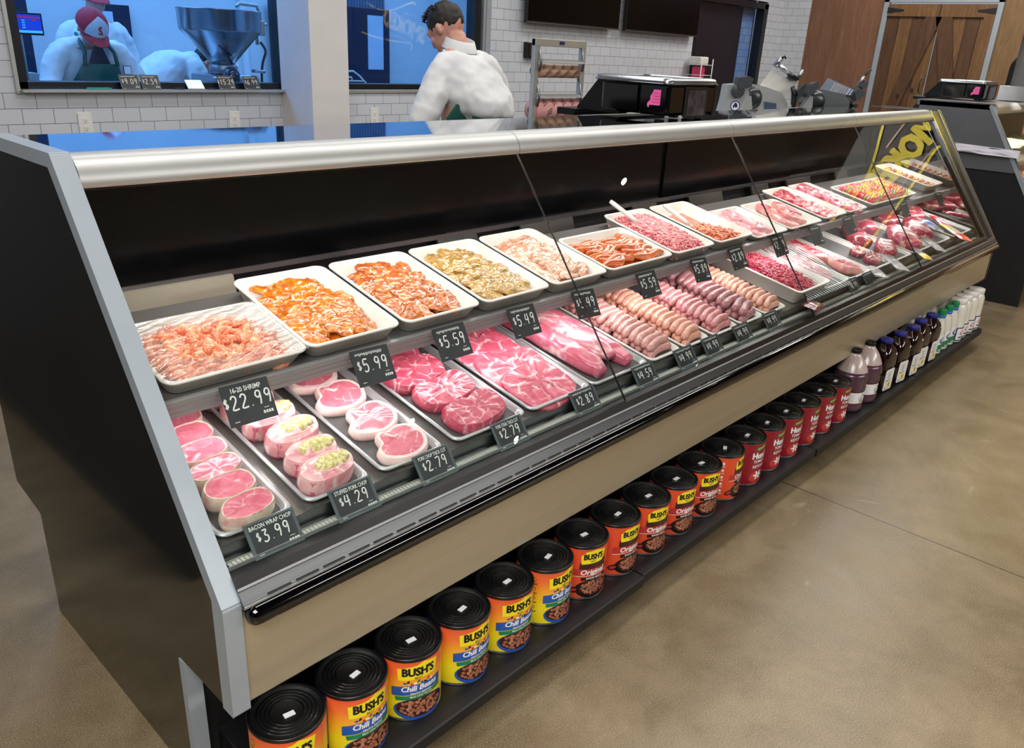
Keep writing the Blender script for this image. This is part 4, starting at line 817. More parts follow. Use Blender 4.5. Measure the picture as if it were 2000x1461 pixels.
# ================================================================== low shelf with cans and bottles
ZS = .12
M_shelfblk = mat('black_base_shelf', '#08080a', .5, c2='#0e0e12', ns=5, bump=.1)
segs = [(.60, 1.79, 1.040), (1.796, 3.03, 1.047), (3.036, 4.24, 1.044), (4.246, 5.45, 1.050)]
NS = ['nearest', 'second', 'third', 'farthest']
for k, (a, b, y) in enumerate(segs):
    mb = MB().prism([(y, ZS - .034), (y, ZS - .004), (y + .004, ZS), (1.388, ZS), (1.388, ZS - .012), (y + .02, ZS - .014), (y + .02, ZS - .034)], a, b)
    o = mb.build('base_shelf', M_shelfblk); tag(o, '%s section of the low black shelf under the display case' % NS[k], 'shelf', 'low black shelf sections')
    MB().prism([(y + .10, ZS - .014), (1.388, ZS - .014), (1.388, .02), (y + .22, .02)], a + .02, a + .035).build('bracket', M_black, o); MB().prism([(y + .10, ZS - .014), (1.388, ZS - .014), (1.388, .02), (y + .22, .02)], b - .035, b - .02).build('bracket', M_black, o)
o = MB().box(.60, 5.45, 1.375, 1.389, 0, ZS - .02).build('kick_board', M_black); tag(o, 'black kick board under the display case', 'kick board')
RC, HC = .0785, .178
pm = lambda n, c, r=.35: mat('print_' + n, c, r, c2=c, coat=.2)
P_yel, P_blk, P_wht, P_blue, P_grn, P_red, P_brn, P_navy, P_bean, P_bean2, P_dred, P_lred = pm('yellow', '#f6e21f'), pm('black', '#0d0b0a'), pm('white', '#f2f2f0'), pm('blue', '#1d55ae'), pm('green', '#12804f'), pm('red', '#c9302a'), pm('brown', '#3d1a12'), pm('navy', '#1a2160'), pm('bean', '#98573f'), pm('bean_light', '#bb8062'), pm('dark_red', '#8f1524'), pm('light_red', '#b8302c')
def grad_mat():
    t = NT('print_sunburst'); v = t.coord(); sx = t.n('SeparateXYZ'); t.l(v, sx.inputs[0]); m = t.n('MapRange'); m.inputs[1].default_value = .06; m.inputs[2].default_value = .172; t.l(sx.outputs[2], m.inputs[0])
    t.l(t.ramp(m.outputs[0], [(0, '#f4df22'), (.35, '#f6b92a'), (.7, '#ee7a35'), (1, '#e2552e')]), t.b.inputs['Base Color']); t.b.inputs['Roughness'].default_value = .35; t.b.inputs['Coat Weight'].default_value = .2; return t.m
P_sun = grad_mat(); P_org = mat('print_orange', '#dc4a26', .35, c2='#e2532b', ns=3, coat=.2); P_ket = mat('print_ketchup', '#8a0e20', .3, c2='#951428', ns=3, coat=.3)
PAL = [P_yel, P_blk, P_wht, P_blue, P_grn, P_red, P_brn, P_navy, P_bean, P_bean2, P_dred, P_lred]
YEL, BLK, WHT, BLU, GRN, RED, BRN, NAV, BEA, BE2, DRE, LRE = range(12)
def beans(d, u, v, a, b, seed, n=46, sz=.0062):
    rr = random.Random(seed); pts = []
    for k in range(400):
        x, y = rr.uniform(-1, 1), rr.uniform(-1, 1)
        if x * x + y * y < .95 and all((x - p[0]) ** 2 * a * a + (y - p[1]) ** 2 * b * b > (sz * 1.15) ** 2 for p in pts): pts.append((x, y))
        if len(pts) >= n: break
    d.oval(u, v, a * 1.02, b * 1.05, BRN, d.lay + 1, n=24); l = d.lay
    for k, (x, y) in enumerate(pts):
        r = rr.uniform(0, 3.1); d.oval(u + x * a * .9, v + y * b * .88, sz, sz * .66, BEA if k % 3 else BE2, l + 1 + k % 3, r, 10); d.oval(u + x * a * .9 - .001, v + y * b * .88 + .0012, sz * .5, sz * .22, BE2, l + 4, r, 8)
    d.lay = l + 5
def art_chili(panel):
    d = Decal()
    if panel:
        d.rect(-.172, -.098, 0, .170, NAV, 1); d.rect(-.165, -.100, .028, .150, WHT, 2)
        for k in range(14): d.rect(-.160, -.106 - .006 * (k % 3), .080 + k * .0045, .0815 + k * .0045, BLK, 3)
        for k in range(12): d.rect(-.135 + k * .0024, -.1338 + k * .0024 + .0006 * (k % 3), .035, .055, BLK, 3)
        d.oval(-.112, .137, .007, .007, NAV, 3); d.oval(-.112, .137, .006, .006, WHT, 4)
    else:
        for k in range(4): d.oval(-.092, .145 - k * .030, .0065, .0065, BLK, 1); d.oval(-.092, .145 - k * .030, .005, .005, YEL, 2); d.oval(-.092, .145 - k * .030, .0022, .003, BLK, 3); [d.rect(-.103 + .002 * q, -.081 - .002 * q, .131 - k * .03 - q * .003, .1325 - k * .03 - q * .003, BLK, 1) for q in range(2)]
    d.poly([(-.048, .116), (.044, .122), (.050, .158), (.012, .166), (-.004, .158), (-.050, .150)], YEL, 2)
    d.text("BUSH'S", 0, .1385, .031, BLK, .02, 0, layer=3, sx=.82, heavy=.035); d.text('BEST', 0, .1215, .009, BLK, .015)
    for k in range(9): d.oval(-.032 + k * .008, .108 + .004 * sin(k * 2), .0045, .0028, [BLU, BLK, RED, WHT, GRN][k % 5], 2 + k % 3, k)
    d.poly([(-.064, .070), (.060, .082), (.060, .106), (-.030, .101), (-.064, .096)], BLU, 5)
    d.text('Chili Beans', .002, .0925, .0215, WHT, .012, .25, layer=6, sx=.92, rot=.06, heavy=.02); d.text('PINTO BEANS', .006, .0775, .0082, WHT, .012, 0, rot=.06)
    d.poly([(-.054, .057), (.060, .069), (.060, .080), (-.056, .069)], GRN, 7); d.text('MILD CHILI SAUCE', .006, .0690, .0065, WHT, .012, 0, layer=8, rot=.09)
    d.oval(.008, .030, .068, .034, BLU, 1, n=30); d.lay = 1; beans(d, .008, .034, .061, .028, 3)
    return d
def art_original(icons):
    d = Decal(); d.poly([(-.042, .098), (.044, .104), (.046, .126), (-.040, .124)], BRN, 1)
    d.poly([(-.036, .118), (.030, .122), (.044, .156), (.008, .165), (-.022, .160), (-.038, .146)], YEL, 2); d.text("BUSH'S", 0, .1415, .0255, BLK, .02, 0, layer=3, sx=.78, heavy=.035); d.text('BEST', 0, .1265, .008, BLK, .015)
    d.poly([(-.060, .076), (.058, .082), (.058, .104), (-.058, .100)], LRE, 4); d.poly([(-.060, .075), (.058, .081), (.058, .0825), (-.060, .0765)], WHT, 5)
    d.text('Original', .0, .0905, .0235, WHT, .012, .2, layer=6, rot=.04, heavy=.02); d.poly([(-.034, .062), (.050, .066), (.050, .077), (-.034, .073)], BLK, 5); d.text('BAKED BEANS', .008, .0695, .0085, WHT, .015, 0, layer=6, rot=.03)
    d.oval(.006, .032, .056, .032, BLK, 1, n=28); d.oval(-.052, .028, .018, .010, BLK, 1, .3); d.oval(-.054, .0275, .011, .005, LRE, 2, .3); d.lay = 2; beans(d, .010, .036, .047, .026, 5, 60, .0046)
    if icons:
        for k in range(5): d.oval(-.088, .146 - k * .027, .0055, .0055, WHT, 1); [d.rect(-.096 + .002 * q, -.080 - .002 * q, .135 - k * .027 - q * .003, .1365 - k * .027 - q * .003, WHT, 1) for q in range(2)]
    return d
def art_ketchup():
    d = Decal(); d.poly([(-.022, .140), (.030, .147), (.032, .160), (-.020, .153)], GRN, 1)
    for k in range(5): d.rect(-.014 + .009 * k, -.009 + .009 * k, .1445 + k * .0012, .151 + k * .0012, YEL, 2)
    d.text("Hunt's", .006, .118, .034, WHT, .02, 0, layer=2, sx=.9, heavy=.03); d.text('TOMATO', .008, .094, .0165, WHT, .022, 0, sx=.95); d.text('KETCHUP', .008, .073, .0165, WHT, .022, 0, sx=.95); d.rect(-.026, .042, .0605, .062, DRE, 2)
    d.oval(.004, .030, .040, .026, RED, 1, n=24); d.oval(.004, .024, .034, .018, LRE, 2, n=20)
    for k in range(6): a = k * pi / 3; d.oval(.004 + .012 * cos(a), .036 + .009 * sin(a), .011, .0042, WHT, 3 + k % 2, a)
    d.oval(.004, .036, .003, .003, DRE, 5); return d
M_lid = mat('black_can_lid', '#0a0a0b', .3, 0, c2='#101012', ns=8, coat=.3)
def can(name, body_m, art, x, rz, label, cat, group, lid=True):
    r = empty(name, (x, 1.16, ZS)); tag(r, label, cat, group)
    mb = MB().lathe([(RC - .003, 0), (RC - .0005, .001), (RC, .003), (RC - .001, .006), (RC - .0015, .007), (RC - .0015, HC - .008), (RC - .001, HC - .006), (RC, HC - .004), (RC, HC - .001), (RC - .002, HC), (RC - .004, HC - .003)], 64, m=0); mb.build('can_body', M_steel, r)
    MB().lathe([(RC - .0012, .008), (RC - .0010, .009), (RC - .0010, HC - .0095), (RC - .0012, HC - .0085)], 64, cap0=False, cap1=False).build('paper_label', body_m, r)
    l = MB(); pr = [(RC - .001, HC - .007), (RC + .0006, HC - .006), (RC + .0006, HC + .0005), (RC - .001, HC + .0018), (RC - .004, HC + .0015), (RC - .006, HC - .003), (RC - .012, HC - .0035)]
    for q in range(4): a = RC - .017 - q * .0085; pr += [(a + .0015, HC - .0035), (a, HC - .0012), (a - .0025, HC - .0012), (a - .004, HC - .0038)]
    pr += [(.026, HC - .0032), (.002, HC - .003)]; l.lathe(pr, 64, cap0=False); l.build('lid', M_lid, r)
    s = MB().box(-.0115, .0115, -.0062, .0062, HC - .0030, HC - .0022); st = s.build('price_sticker', mat('white_sticker', '#f4f4f2', .6, c2='#e8e8e8'), r); st.location = (.004, -.008, 0); st.rotation_euler = (0, 0, .25)
    R0 = RC - .0009
    d = art; d.finish('printed_label', PAL, r, lambda u, v, k: ((R0 + .0003 + k * .00013) * cos(-pi / 2 + u / R0), (R0 + .0003 + k * .00013) * sin(-pi / 2 + u / R0), .006 + v * .98), .005)
    r.rotation_euler = (0, 0, rz); return r
cx = lambda i: .646 + .1615 * i
CN = ['nearest', 'second nearest', 'third nearest', 'fourth', 'fifth', 'sixth']
A, B = can('bean_can', P_sun, art_chili(False), cx(0), radians(-24), 'x', 'food can', None), can('bean_can', P_sun, art_chili(True), cx(1), radians(-15), 'x', 'food can', None)
for i in range(6):
    src = A if i in (0, 5) else B; o = src if i < 2 else dup(src); o.location = (cx(i), 1.16 + random.uniform(-.002, .002), ZS); o.rotation_euler = (0, 0, radians([-24, -6, -22, -5, -12, -2][i]))
    tag(o, 'yellow and orange Chili Beans can with black lid, %s of the six' % CN[i], 'food can', 'chili bean cans on the low shelf')
A, B = can('bean_can', P_org, art_original(False), cx(6), 0, 'x', 'food can', None), can('bean_can', P_org, art_original(True), cx(7), 0, 'x', 'food can', None)
for i in range(6):
    src = B if i in (1, 5) else A; o = src if i < 2 else dup(src); o.location = (cx(6 + i), 1.16 + random.uniform(-.002, .002), ZS); o.rotation_euler = (0, 0, radians([-22, -10, -20, -18, -22, 10][i]))
    tag(o, 'orange-red Original Baked Beans can with black lid, %s of the six' % CN[i], 'food can', 'baked bean cans on the low shelf')
A = can('ketchup_can', P_ket, art_ketchup(), cx(12), 0, 'x', 'food can', None)
for i in range(6):
    o = A if i == 0 else dup(A); o.location = (cx(12 + i), 1.16 + random.uniform(-.002, .002), ZS); o.rotation_euler = (0, 0, radians([-16, -12, -18, -10, -14, -16][i] + 6))
    tag(o, 'dark red Tomato Ketchup can with black lid, %s of the six' % CN[i], 'food can', 'ketchup cans on the low shelf')
# ---- jugs and bottles
def sq_ring(a, b, z, r, n=5): return [(p[0], p[1], z) for p in rrect(-a, a, -b, b, min(r, a * .99, b * .99), z, n)]
def ell_ring(a, b, z, n=24): return [(a * cos(2 * pi * i / n + pi / 4), b * sin(2 * pi * i / n + pi / 4), z) for i in range(n)]
M_jug = mat('cloudy_purple_dressing', '#4e3040', .25, c2='#5a3949', ns=6, coat=.4); M_jugtop = mat('cloudy_empty_plastic', '#b09c96', .25, c2='#c4b2aa', ns=22, coat=.4)
M_dark = mat('dark_sauce_bottle', '#1b080b', .12, c2='#24090d', ns=6, coat=.6); M_bluecap = mat('blue_cap', '#1c2378', .4, c2='#232b88', ns=9); M_grncap = mat('green_cap', '#0e7a48', .35, c2='#148a52', ns=9); M_bluering = mat('blue_cap_ring', '#1565b0', .35, c2='#1a6ebc', ns=9)
M_cream = mat('creamy_white_plastic', '#e6e2d4', .28, c2='#dedac9', ns=8, coat=.3)
def wraplab(d, r, R0, z0, name='printed_label', az=-pi / 2): return d.finish(name, PAL, r, lambda u, v, k: ((R0 + .0006 + k * .0001) * cos(az + u / R0), (R0 + .0006 + k * .0001) * sin(az + u / R0), z0 + v), .012)
def jug():
    r = empty('dressing_jug'); R_ = .073
    MB().lathe([(R_ - .006, 0), (R_ - .001, .004), (R_, .012), (R_, .035), (R_ - .002, .038), (R_ - .002, .098), (R_, .101), (R_, .118), (R_ - .003, .130), (R_ + .002, .145), (R_, .165), (R_ - .006, .185)], 40, m=0).build('jug_body', M_jug, r)
    MB().lathe([(R_ - .006, .185), (R_ - .014, .205), (.045, .232), (.030, .252), (.0215, .264), (.0215, .270)], 40, cap0=False).build('jug_neck', M_jugtop, r)
    MB().lathe([(.024, .266), (.0245, .268), (.0245, .282), (.022, .285)], 28).build('cap', M_black, r)
    d = Decal(); d.rect(-.115, .085, .042, .094, WHT, 0); d.rect(-.115, .085, .0400, .0425, DRE, 1); d.rect(-.115, .085, .0935, .096, DRE, 1)
    d.text('Ho', .012, .080, .015, BLK, .01, .1, layer=2); d.text('Co', .0, .064, .024, BLK, .01, 0, sx=.9); d.rect(-.006, .04, .048, .053, BRN, 2)
    for k in range(6): d.rect(-.085, -.035, .052 + k * .006, .0526 + k * .006, BRN, 2)
    wraplab(d, r, R_ - .002, 0); return r
j = jug(); j.location = (3.575, 1.152, ZS); j.rotation_euler = (0, 0, radians(-14)); tag(j, 'cloudy purple-brown plastic jug with white band label, next to the ketchup cans', 'jug', 'dressing jugs')
j = dup(j); j.location = (3.735, 1.148, ZS); j.rotation_euler = (0, 0, radians(-8)); tag(j, 'cloudy purple-brown jug standing between the other jug and the dark bottles', 'jug', 'dressing jugs')
def dark_bottle():
    r = empty('sauce_bottle'); a, b = .054, .050
    mb = MB(); mb.rings([sq_ring(a - .006, b - .006, 0, .016), sq_ring(a, b, .006, .018), sq_ring(a, b, .11, .018), sq_ring(a - .003, b - .003, .116, .018), sq_ring(a - .003, b - .003, .124, .018), sq_ring(a, b, .13, .018), sq_ring(a, b, .185, .020), sq_ring(a - .010, b - .008, .214, .024), sq_ring(.030, .030, .232, .028), sq_ring(.025, .025, .240, .0245)], 0, True)
    mb.build('bottle_body', M_dark, r); MB().lathe([(.028, .240), (.0295, .242), (.0295, .256), (.027, .260)], 28).build('cap', M_bluecap, r)
    d = Decal(); o = [(p[0] * .9, p[1]) for p in rrect(-.048, .048, .008, .118, .012, 0)]; d.poly(o, WHT, 0)
    for k in range(3): d.text(['SWEET', 'BABY', "RAY'S"][k], 0, .094 - k * .011, .0095, BLK, .012, layer=1)
    d.text('BARBECUE', -.004, .058, .0115, BLK, .02, .1, layer=1, sx=.85, rot=.08); d.oval(.012, .034, .017, .017, YEL, 1); d.oval(.012, .034, .006, .009, BE2, 2); d.oval(-.022, .022, .0045, .0045, BLK, 1)
    d.rect(-.022, .014, .012, .0135, BLK, 1); d.finish('printed_label', PAL, r, lambda u, v, k: (u, -b - .0006 - k * .0001, v))
    MB().box(.018, .032, -b - .0008, -b - .0002, .186, .195).build('price_sticker', MATS['white_sticker'], r); return r
s = dark_bottle(); BN = ['beside the purple jug', 'second from the purple jug', 'middle one of the row', 'second from the green caps', 'beside the green capped bottles']
for i, (x, y, rz) in enumerate([(3.92, 1.135, -6), (4.09, 1.128, -8), (4.25, 1.12, -6), (4.40, 1.13, -7), (4.56, 1.125, -5)]):
    o = s if i == 0 else dup(s); o.location = (x, y, ZS); o.rotation_euler = (0, 0, radians(rz)); tag(o, 'square dark brown sauce bottle with blue cap, %s' % BN[i], 'bottle', 'dark sauce bottles')
for i, (x, y) in enumerate([(3.98, 1.27), (4.14, 1.265), (4.30, 1.27)]):
    o = dup(s); o.location = (x, y, ZS); o.rotation_euler = (0, 0, 0); tag(o, 'blue capped dark sauce bottle in the back row, behind the front bottles', 'bottle', 'dark sauce bottles in the back row')
def dressing():
    r = empty('dressing_bottle'); a, b = .042, .036
    MB().rings([ell_ring(a - .005, b - .005, 0), ell_ring(a, b, .006), ell_ring(a + .001, b, .10), ell_ring(a - .002, b - .002, .135), ell_ring(a - .010, b - .008, .165), ell_ring(.026, .024, .185), ell_ring(.019, .019, .200), ell_ring(.018, .018, .215)], 0, True).build('bottle_body', M_cream, r)
    MB().lathe([(.0215, .207), (.022, .209), (.0215, .222)], 26).build('cap_ring', M_bluering, r); MB().lathe([(.0215, .222), (.021, .250), (.0195, .254)], 26, cap0=False).build('cap', M_grncap, r)
    d = Decal(); d.rect(-.034, .034, .012, .115, WHT, 0); d.poly([(-.034, .018), (.034, .018), (.034, .05), (.01, .066), (-.034, .052)], GRN, 1); d.oval(.004, .082, .026, .018, BLU, 1, .2); d.oval(.004, .084, .018, .010, WHT, 2, .2); d.rect(-.012, .016, .080, .087, BLU, 3); d.rect(-.02, .012, .024, .029, WHT, 2)
    d.finish('printed_label', PAL, r, lambda u, v, k: ((a + .0012 + k * .0001) * sin(u / a * .98), -(b + .0012 + k * .0001) * cos(u / a * .98), v), .01); return r
s = dressing(); DN = ['nearest of the front three', 'middle of the front three', 'farthest of the front three']
for i, x in enumerate((4.72, 4.835, 4.95)):
    o = s if i == 0 else dup(s); o.location = (x, 1.118, ZS); o.rotation_euler = (0, 0, radians(-8)); tag(o, 'white bottle with green cap and blue-green label, %s' % DN[i], 'bottle', 'green capped dressing bottles')
for i, (x, y) in enumerate([(4.62, 1.25), (4.74, 1.25), (4.86, 1.24), (4.98, 1.24)]):
    o = dup(s); o.location = (x, y, ZS); tag(o, 'white green capped bottle standing in the back row', 'bottle', 'green capped bottles in the back row')
def jar():
    r = empty('mayonnaise_jar'); R_ = .058
    MB().lathe([(R_ - .008, 0), (R_ - .001, .004), (R_, .012), (R_, .085), (R_ - .003, .09), (R_ - .004, .16), (R_ - .005, .20), (R_ - .014, .222), (.040, .228)], 36).build('jar_body', M_cream, r)
    MB().lathe([(.043, .226), (.0445, .228), (.0445, .250), (.042, .253)], 36).build('lid', M_white, r)
    d = Decal(); d.rect(-.05, .05, .012, .092, NAV, 0); d.rect(-.042, .042, .018, .086, WHT, 1); d.oval(.0, .06, .022, .012, RED, 2, .2); d.oval(0, .06, .016, .007, WHT, 3, .2); d.rect(-.025, .025, .028, .036, NAV, 2)
    wraplab(d, r, R_, 0); return r
s = jar(); JN = ['nearest of the front four', 'second of the front four', 'third of the front four', 'last on the shelf']
for i, (x, y, rz) in enumerate([(5.05, 1.125, -6), (5.16, 1.13, -4), (5.28, 1.125, -14), (5.40, 1.125, 0)]):
    o = s if i == 0 else dup(s); o.location = (x, y, ZS); o.rotation_euler = (0, 0, radians(rz)); tag(o, 'big white mayonnaise jar with blue bordered label, %s' % JN[i], 'jar', 'mayonnaise jars')
for i, x in enumerate((5.14, 5.27, 5.39)):
    o = dup(s); o.location = (x, 1.25, ZS); tag(o, 'big white jar in the back row at the shelf end', 'jar', 'mayonnaise jars in the back row')
# ================================================================== things around the case
# ---- wall outlets, small control, televisions
def outlet(x, z, label):
    r = tag(empty('wall_outlet', (x, W, z)), label, 'outlet', 'wall outlets under the windows')
    MB().box(-.036, .036, -.007, -.0005, -.062, .062).build('cover_plate', M_white, r, .002)
    for s in (-1, 1):
        f = MB(); f.box(-.016, .016, -.0085, -.006, s * .021 - .015, s * .021 + .015); q = f.build('socket', M_white, r, .001)
        h = MB()
        for a, b in ((-.0065, .004), (.0065, .004)): h.box(a - .001, a + .001, -.0088, -.008, s * .021 + b - .004 - .004, s * .021 + b)
        h.box(-.0025, .0025, -.0088, -.008, s * .021 - .011, s * .021 - .007); h.build('socket_slots', M_black, q)
outlet(1.757, 1.083, 'white double wall outlet under the big left window, near its left end'); outlet(2.645, 1.076, 'white double wall outlet just left of the pillar'); outlet(3.736, 1.080, 'white double wall outlet right of the pillar, beside the man')
r = tag(empty('wall_control', (5.36, W, 1.578)), 'small black rectangular control box on the tiles left of the paper rack', 'control box')
MB().box(-.075, .075, -.045, -.0005, -.062, .062).build('housing', M_black, r, .006); MB().box(-.045, .065, -.048, -.045, -.04, .04).build('dark_screen', mat('dim_screen', '#4a3d3c', .2, c2='#2c2626', ns=20), r)
for x0, x1, lb in ((5.22, 6.47, 'wide black television on the tile wall, left of the other one'), (6.57, 7.83, 'wide black television nearest the glass door')):
    r = tag(empty('television', ((x0 + x1) / 2, W, 1.785)), lb, 'television'); h = (x1 - x0) / 2
    MB().box(-h, h, -.085, -.05, 0, .74).build('bezel', M_black, r, .004); MB().box(-h + .012, h - .012, -.0865, -.0852, .018, .728).build('screen', mat('dead_screen', '#030305', .2, c2='#050508', spec=.2), r)
    MB().box(-.25, .25, -.05, -.0005, .15, .6).build('wall_mount', M_matte, r); MB().box(-h, h, -.0862, -.085, .002, .009).build('edge_strip', M_dsteel, r)
# ---- tags and small things on the window sill
def sill_tag(x, pr_, lb):
    price_tag((x, 4.812, 1.266), (1, 0, 0), (0, .035, .078), pr_, '', lb, .108, .085)
MB_ = None
sl = struct('trim_4', MB().box(1.46, 3.07, W - .05, W + .06, 1.252, 1.2655), M_alu)
sill_tag(1.965, '$9.09', 'window sill tag reading $9.09, beside the $2.59 one'); sill_tag(2.080, '$2.59', 'window sill tag reading $2.59 in front of the green apron'); sill_tag(2.545, '$15.29', 'window sill tag reading $15.29 under the steel hopper'); sill_tag(2.715, '$6.99', 'window sill tag farthest right, by the window frame')
r = tag(empty('lit_phone', (2.405, 4.825, 1.267), (radians(38), 0, radians(-6))), 'small lit phone screen lying tilted on the window sill', 'phone'); MB().box(-.05, .05, 0, .075, 0, .006).build('phone_case', M_white, r, .002); MB().box(-.046, .046, .004, .071, .006, .0068).build('screen', mat('lit_screen', '#d8f4ff', .3, c2='#7fd0e8', ns=14, emit=1.1, ecol='#bfeaf8'), r)
o = MB().tube([(1.78, 4.83, 1.271), (1.79, 4.83, 1.271), (1.90, 4.826, 1.271), (1.915, 4.826, 1.271)], [.002, .005, .005, .002], 10).build('marker_pen', mat('green_marker', '#1f8f6c', .4, c2='#239a76')); tag(o, 'green marker pen lying on the window sill', 'pen')
for k, x in enumerate((2.27, 2.475)):
    o = MB().tube([(x, 4.83, 1.2705), (x + .06, 4.825, 1.2705)], .0045, 8).build('marker_pen', M_black); tag(o, 'black marker pen on the window sill, %s of the lit phone' % ('left' if k == 0 else 'right'), 'pen')
# ---- back work counter behind the case, slicers, paper rack
struct_y = 2.46
r = tag(empty('work_counter', (5.6, 2.75, 0)), 'steel work counter behind the display case, under the two slicers', 'counter')
MB().box(-1.1, 1.7, -.55, .30, 1.21, 1.25).build('counter_top', M_steel, r, .003); MB().box(-1.05, 1.65, -.30, .27, 0, 1.21).build('cabinet', M_dsteel, r)
def paper_rack():
    r = tag(empty('paper_roll_rack', (3.56, 3.0, 0)), 'grey metal rack holding two rolls of printed butcher paper', 'rack')
    for x in (-.195, .195): MB().box(x - .018, x + .018, -.012, .012, .0, 1.635).build('upright', M_alu, r, .002)
    MB().box(-.213, .213, -.013, .013, 1.60, 1.637).build('top_bar', M_alu, r, .002); MB().box(-.02, .02, -.016, -.013, 1.612, 1.628).build('maker_plate', P_navy, r)
    MB().box(-.24, -.15, -.25, .25, 0, .03).build('foot', M_alu, r); MB().box(.15, .24, -.25, .25, 0, .03).build('foot', M_alu, r)
    for z in (1.520, 1.345):
        MB().prism([(-.035, z + .01), (-.005, z + .018), (-.005, z + .006), (-.038, z)], -.18, .18).build('cutter_bar', M_alu, r)
        for x in (-.178, .178): MB().tube([(x, 0, z + .10), (x, -.03, z + .01), (x, -.02, z - .04)], .007, 6).build('cutter_arm', M_dsteel, r)
    return r
paper_rack()
def roll(z, rad, m1, m2, lb, x0=-.172, x1=.172):
    r = tag(empty('paper_roll', (3.56, 3.02, z)), lb, 'paper roll'); mb = MB(); n = 28
    mb.rings([[(x, rad * cos(2 * pi * i / n), rad * sin(2 * pi * i / n)) for i in range(n)] for x in (x0, x1)], 0, True); mb.build('paper', m1, r)
    MB().rings([[(x, .024 * cos(2 * pi * i / n), .024 * sin(2 * pi * i / n)) for i in range(n)] for x in (x0 - .012, x1 + .012)], 0, True).build('core', M_black, r)
    d = Decal(); rr = random.Random(int(z * 100))
    for j in range(4):
        for k in range(4):
            u = x0 + .05 + k * .078 + (j % 2) * .03; v = -rad * 1.2 + j * rad * .9
            for q in range(3): ribbon(d, [(u - .02, v + q * rad * .2 - .012), (u, v + q * rad * .2), (u + .018, v + q * rad * .2 + .006)], rad * .09, 0, 1)
    d.finish('printed_script', [m2], r, lambda u, v, k: (u, -(rad + .0006) * cos(v / rad), (rad + .0006) * sin(v / rad))); return r
roll(1.478, .034, mat('kraft_paper', '#b98f74', .7, c2='#c39b80', ns=9), M_black, 'brown printed paper roll in the upper slot of the rack')
roll(1.280, .058, mat('pink_paper', '#d09490', .7, c2='#d89e99', ns=9), mat('brown_print', '#5a3432', .6), 'thick pink printed paper roll in the lower slot of the rack')
# ---- wrapping scale / printer on the case top
def printer(loc, rz, s, label, extra=True):
    r = tag(empty('label_printer', loc, (0, 0, rz)), label, 'printer'); r.scale = (s, s, s)
    b = MB(); b.box(.02, .37, 0, .33, .012, .130); b.build('printer_body', M_gloss, r, .012)
    # sloping rear wing
    MB().prism([(.24, .005), (.46, .005), (.46, .015), (.35, .140), (.24, .140)], .03, .36).build('rear_chute', M_black, r, .004)
    MB().box(-.02, .36, .43, .53, -.02, .008).build('paper_shelf', M_black, r, .004)
    lid = MB(); lid.rings([[(p[0], p[1], z) for p in rrect(.005 + i, .385 - i, -.005 + i, .37 - i, .03, z, 4)] for i, z in ((0, .130), (0, .136), (.006, .148), (.020, .153), (.035, .153), (.040, .143))], 0, True, True, True); lid.build('silver_lid_rim', M_steel, r)
    MB().box(.05, .34, .04, .325, .140, .149).build('dark_lid', M_black, r, .004)
    MB().box(.010, .020, .14, .315, .018, .122).build('front_door', M_gloss, r, .004)
    MB().box(.014, .021, .01, .13, .016, .124).build('front_panel', M_gloss, r, .003)
    MB().box(.36, .385, -.004, .12, .008, .130).build('corner_post', M_black, r, .004)
    f = MB().box(.13, .30, -.006, .001, .004, .120).build('display_bezel', M_black, r, .003); MB().box(.15, .28, -.0075, -.006, .012, .108).build('display_window', mat('grey_display', '#4d4a50', .15, c2='#2a282d', ns=18), f)
    for q in range(4): MB().box(.04 + q * .1, .065 + q * .1, .04, .07, 0, .016).build('foot', M_black, r)
    d = Decal(); mo = [(0, .062), (.034, .062), (.038, .050), (.048, .036), (.046, .024), (.058, .012), (.060, .004), (.055, -.006), (.050, -.004), (.050, .004), (0, .004)]
    d.poly([(-p[0], p[1]) for p in mo], 0, 0); 
    for q in range(4): d.rect(-.036 + .002 * q, -.006, .014 + q * .011, .016 + q * .011, 1, 1)
    d.finish('pink_sticker', [mat('neon_pink_sticker', '#ff5fa8', .5, c2='#ff74b4', ns=20), mat('pink_print', '#b8306c', .5)], r, lambda u, v, k: (.0135 - k * .0004, .065 - (u + .03) * 1.0, .045 + v))
    return r
printer((2.79, 1.80, 1.352), 0, 1.0, 'black label printer with silver lid rim and pink sticker on the case top')
# ---- slicers (local x runs along the counter diagonal, y into depth, z up)
def L2(pts, o=(1395, 225)): return [((p[0] - o[0]) / 298, (o[1] - p[1]) / 298) for p in pts]
def slab_y(pts, y0, y1, name, m, parent, bevel=.006, o=(1395, 225)):
    return fixnormals(MB().prism(L2(pts, o), y0, y1, 'y').build(name, m, parent, bevel))
def disc_y(c, r, y0, y1, name, m, parent, o=(1395, 225), bulge=.02):
    (x, z), = L2([c], o); n = 28; k = r / 298
    rs = [[(x + k * f * cos(2 * pi * i / n), y, z + k * f * sin(2 * pi * i / n)) for i in range(n)] for y, f in ((y0 - bulge, .35), (y0 - bulge * .8, .7), (y0, .95), (y0 + .01, 1), (y1, 1))]
    return MB().rings(rs, 0, True).build(name, m, parent)
M_slg = mat('slicer_grey_plastic', '#3f4347', .45, c2='#34383c'); M_sld = mat('dark_slicer_motor', '#5a5e60', .3, .8, c2='#4c5052', ns=5)
r = tag(empty('meat_slicer', (4.84, 2.72, 1.252), (0, 0, radians(-46.7))), 'left meat slicer with white carriage plate, behind the printer', 'slicer')
slab_y([(1393, 225), (1445, 225), (1440, 188), (1436, 166), (1399, 170), (1397, 200)], -.10, .06, 'blade_mount', M_alu, r)
slab_y([(1426, 224), (1436, 224), (1450, 222), (1441, 186)], -.14, -.10, 'gauge_fin', M_alu, r, .003)
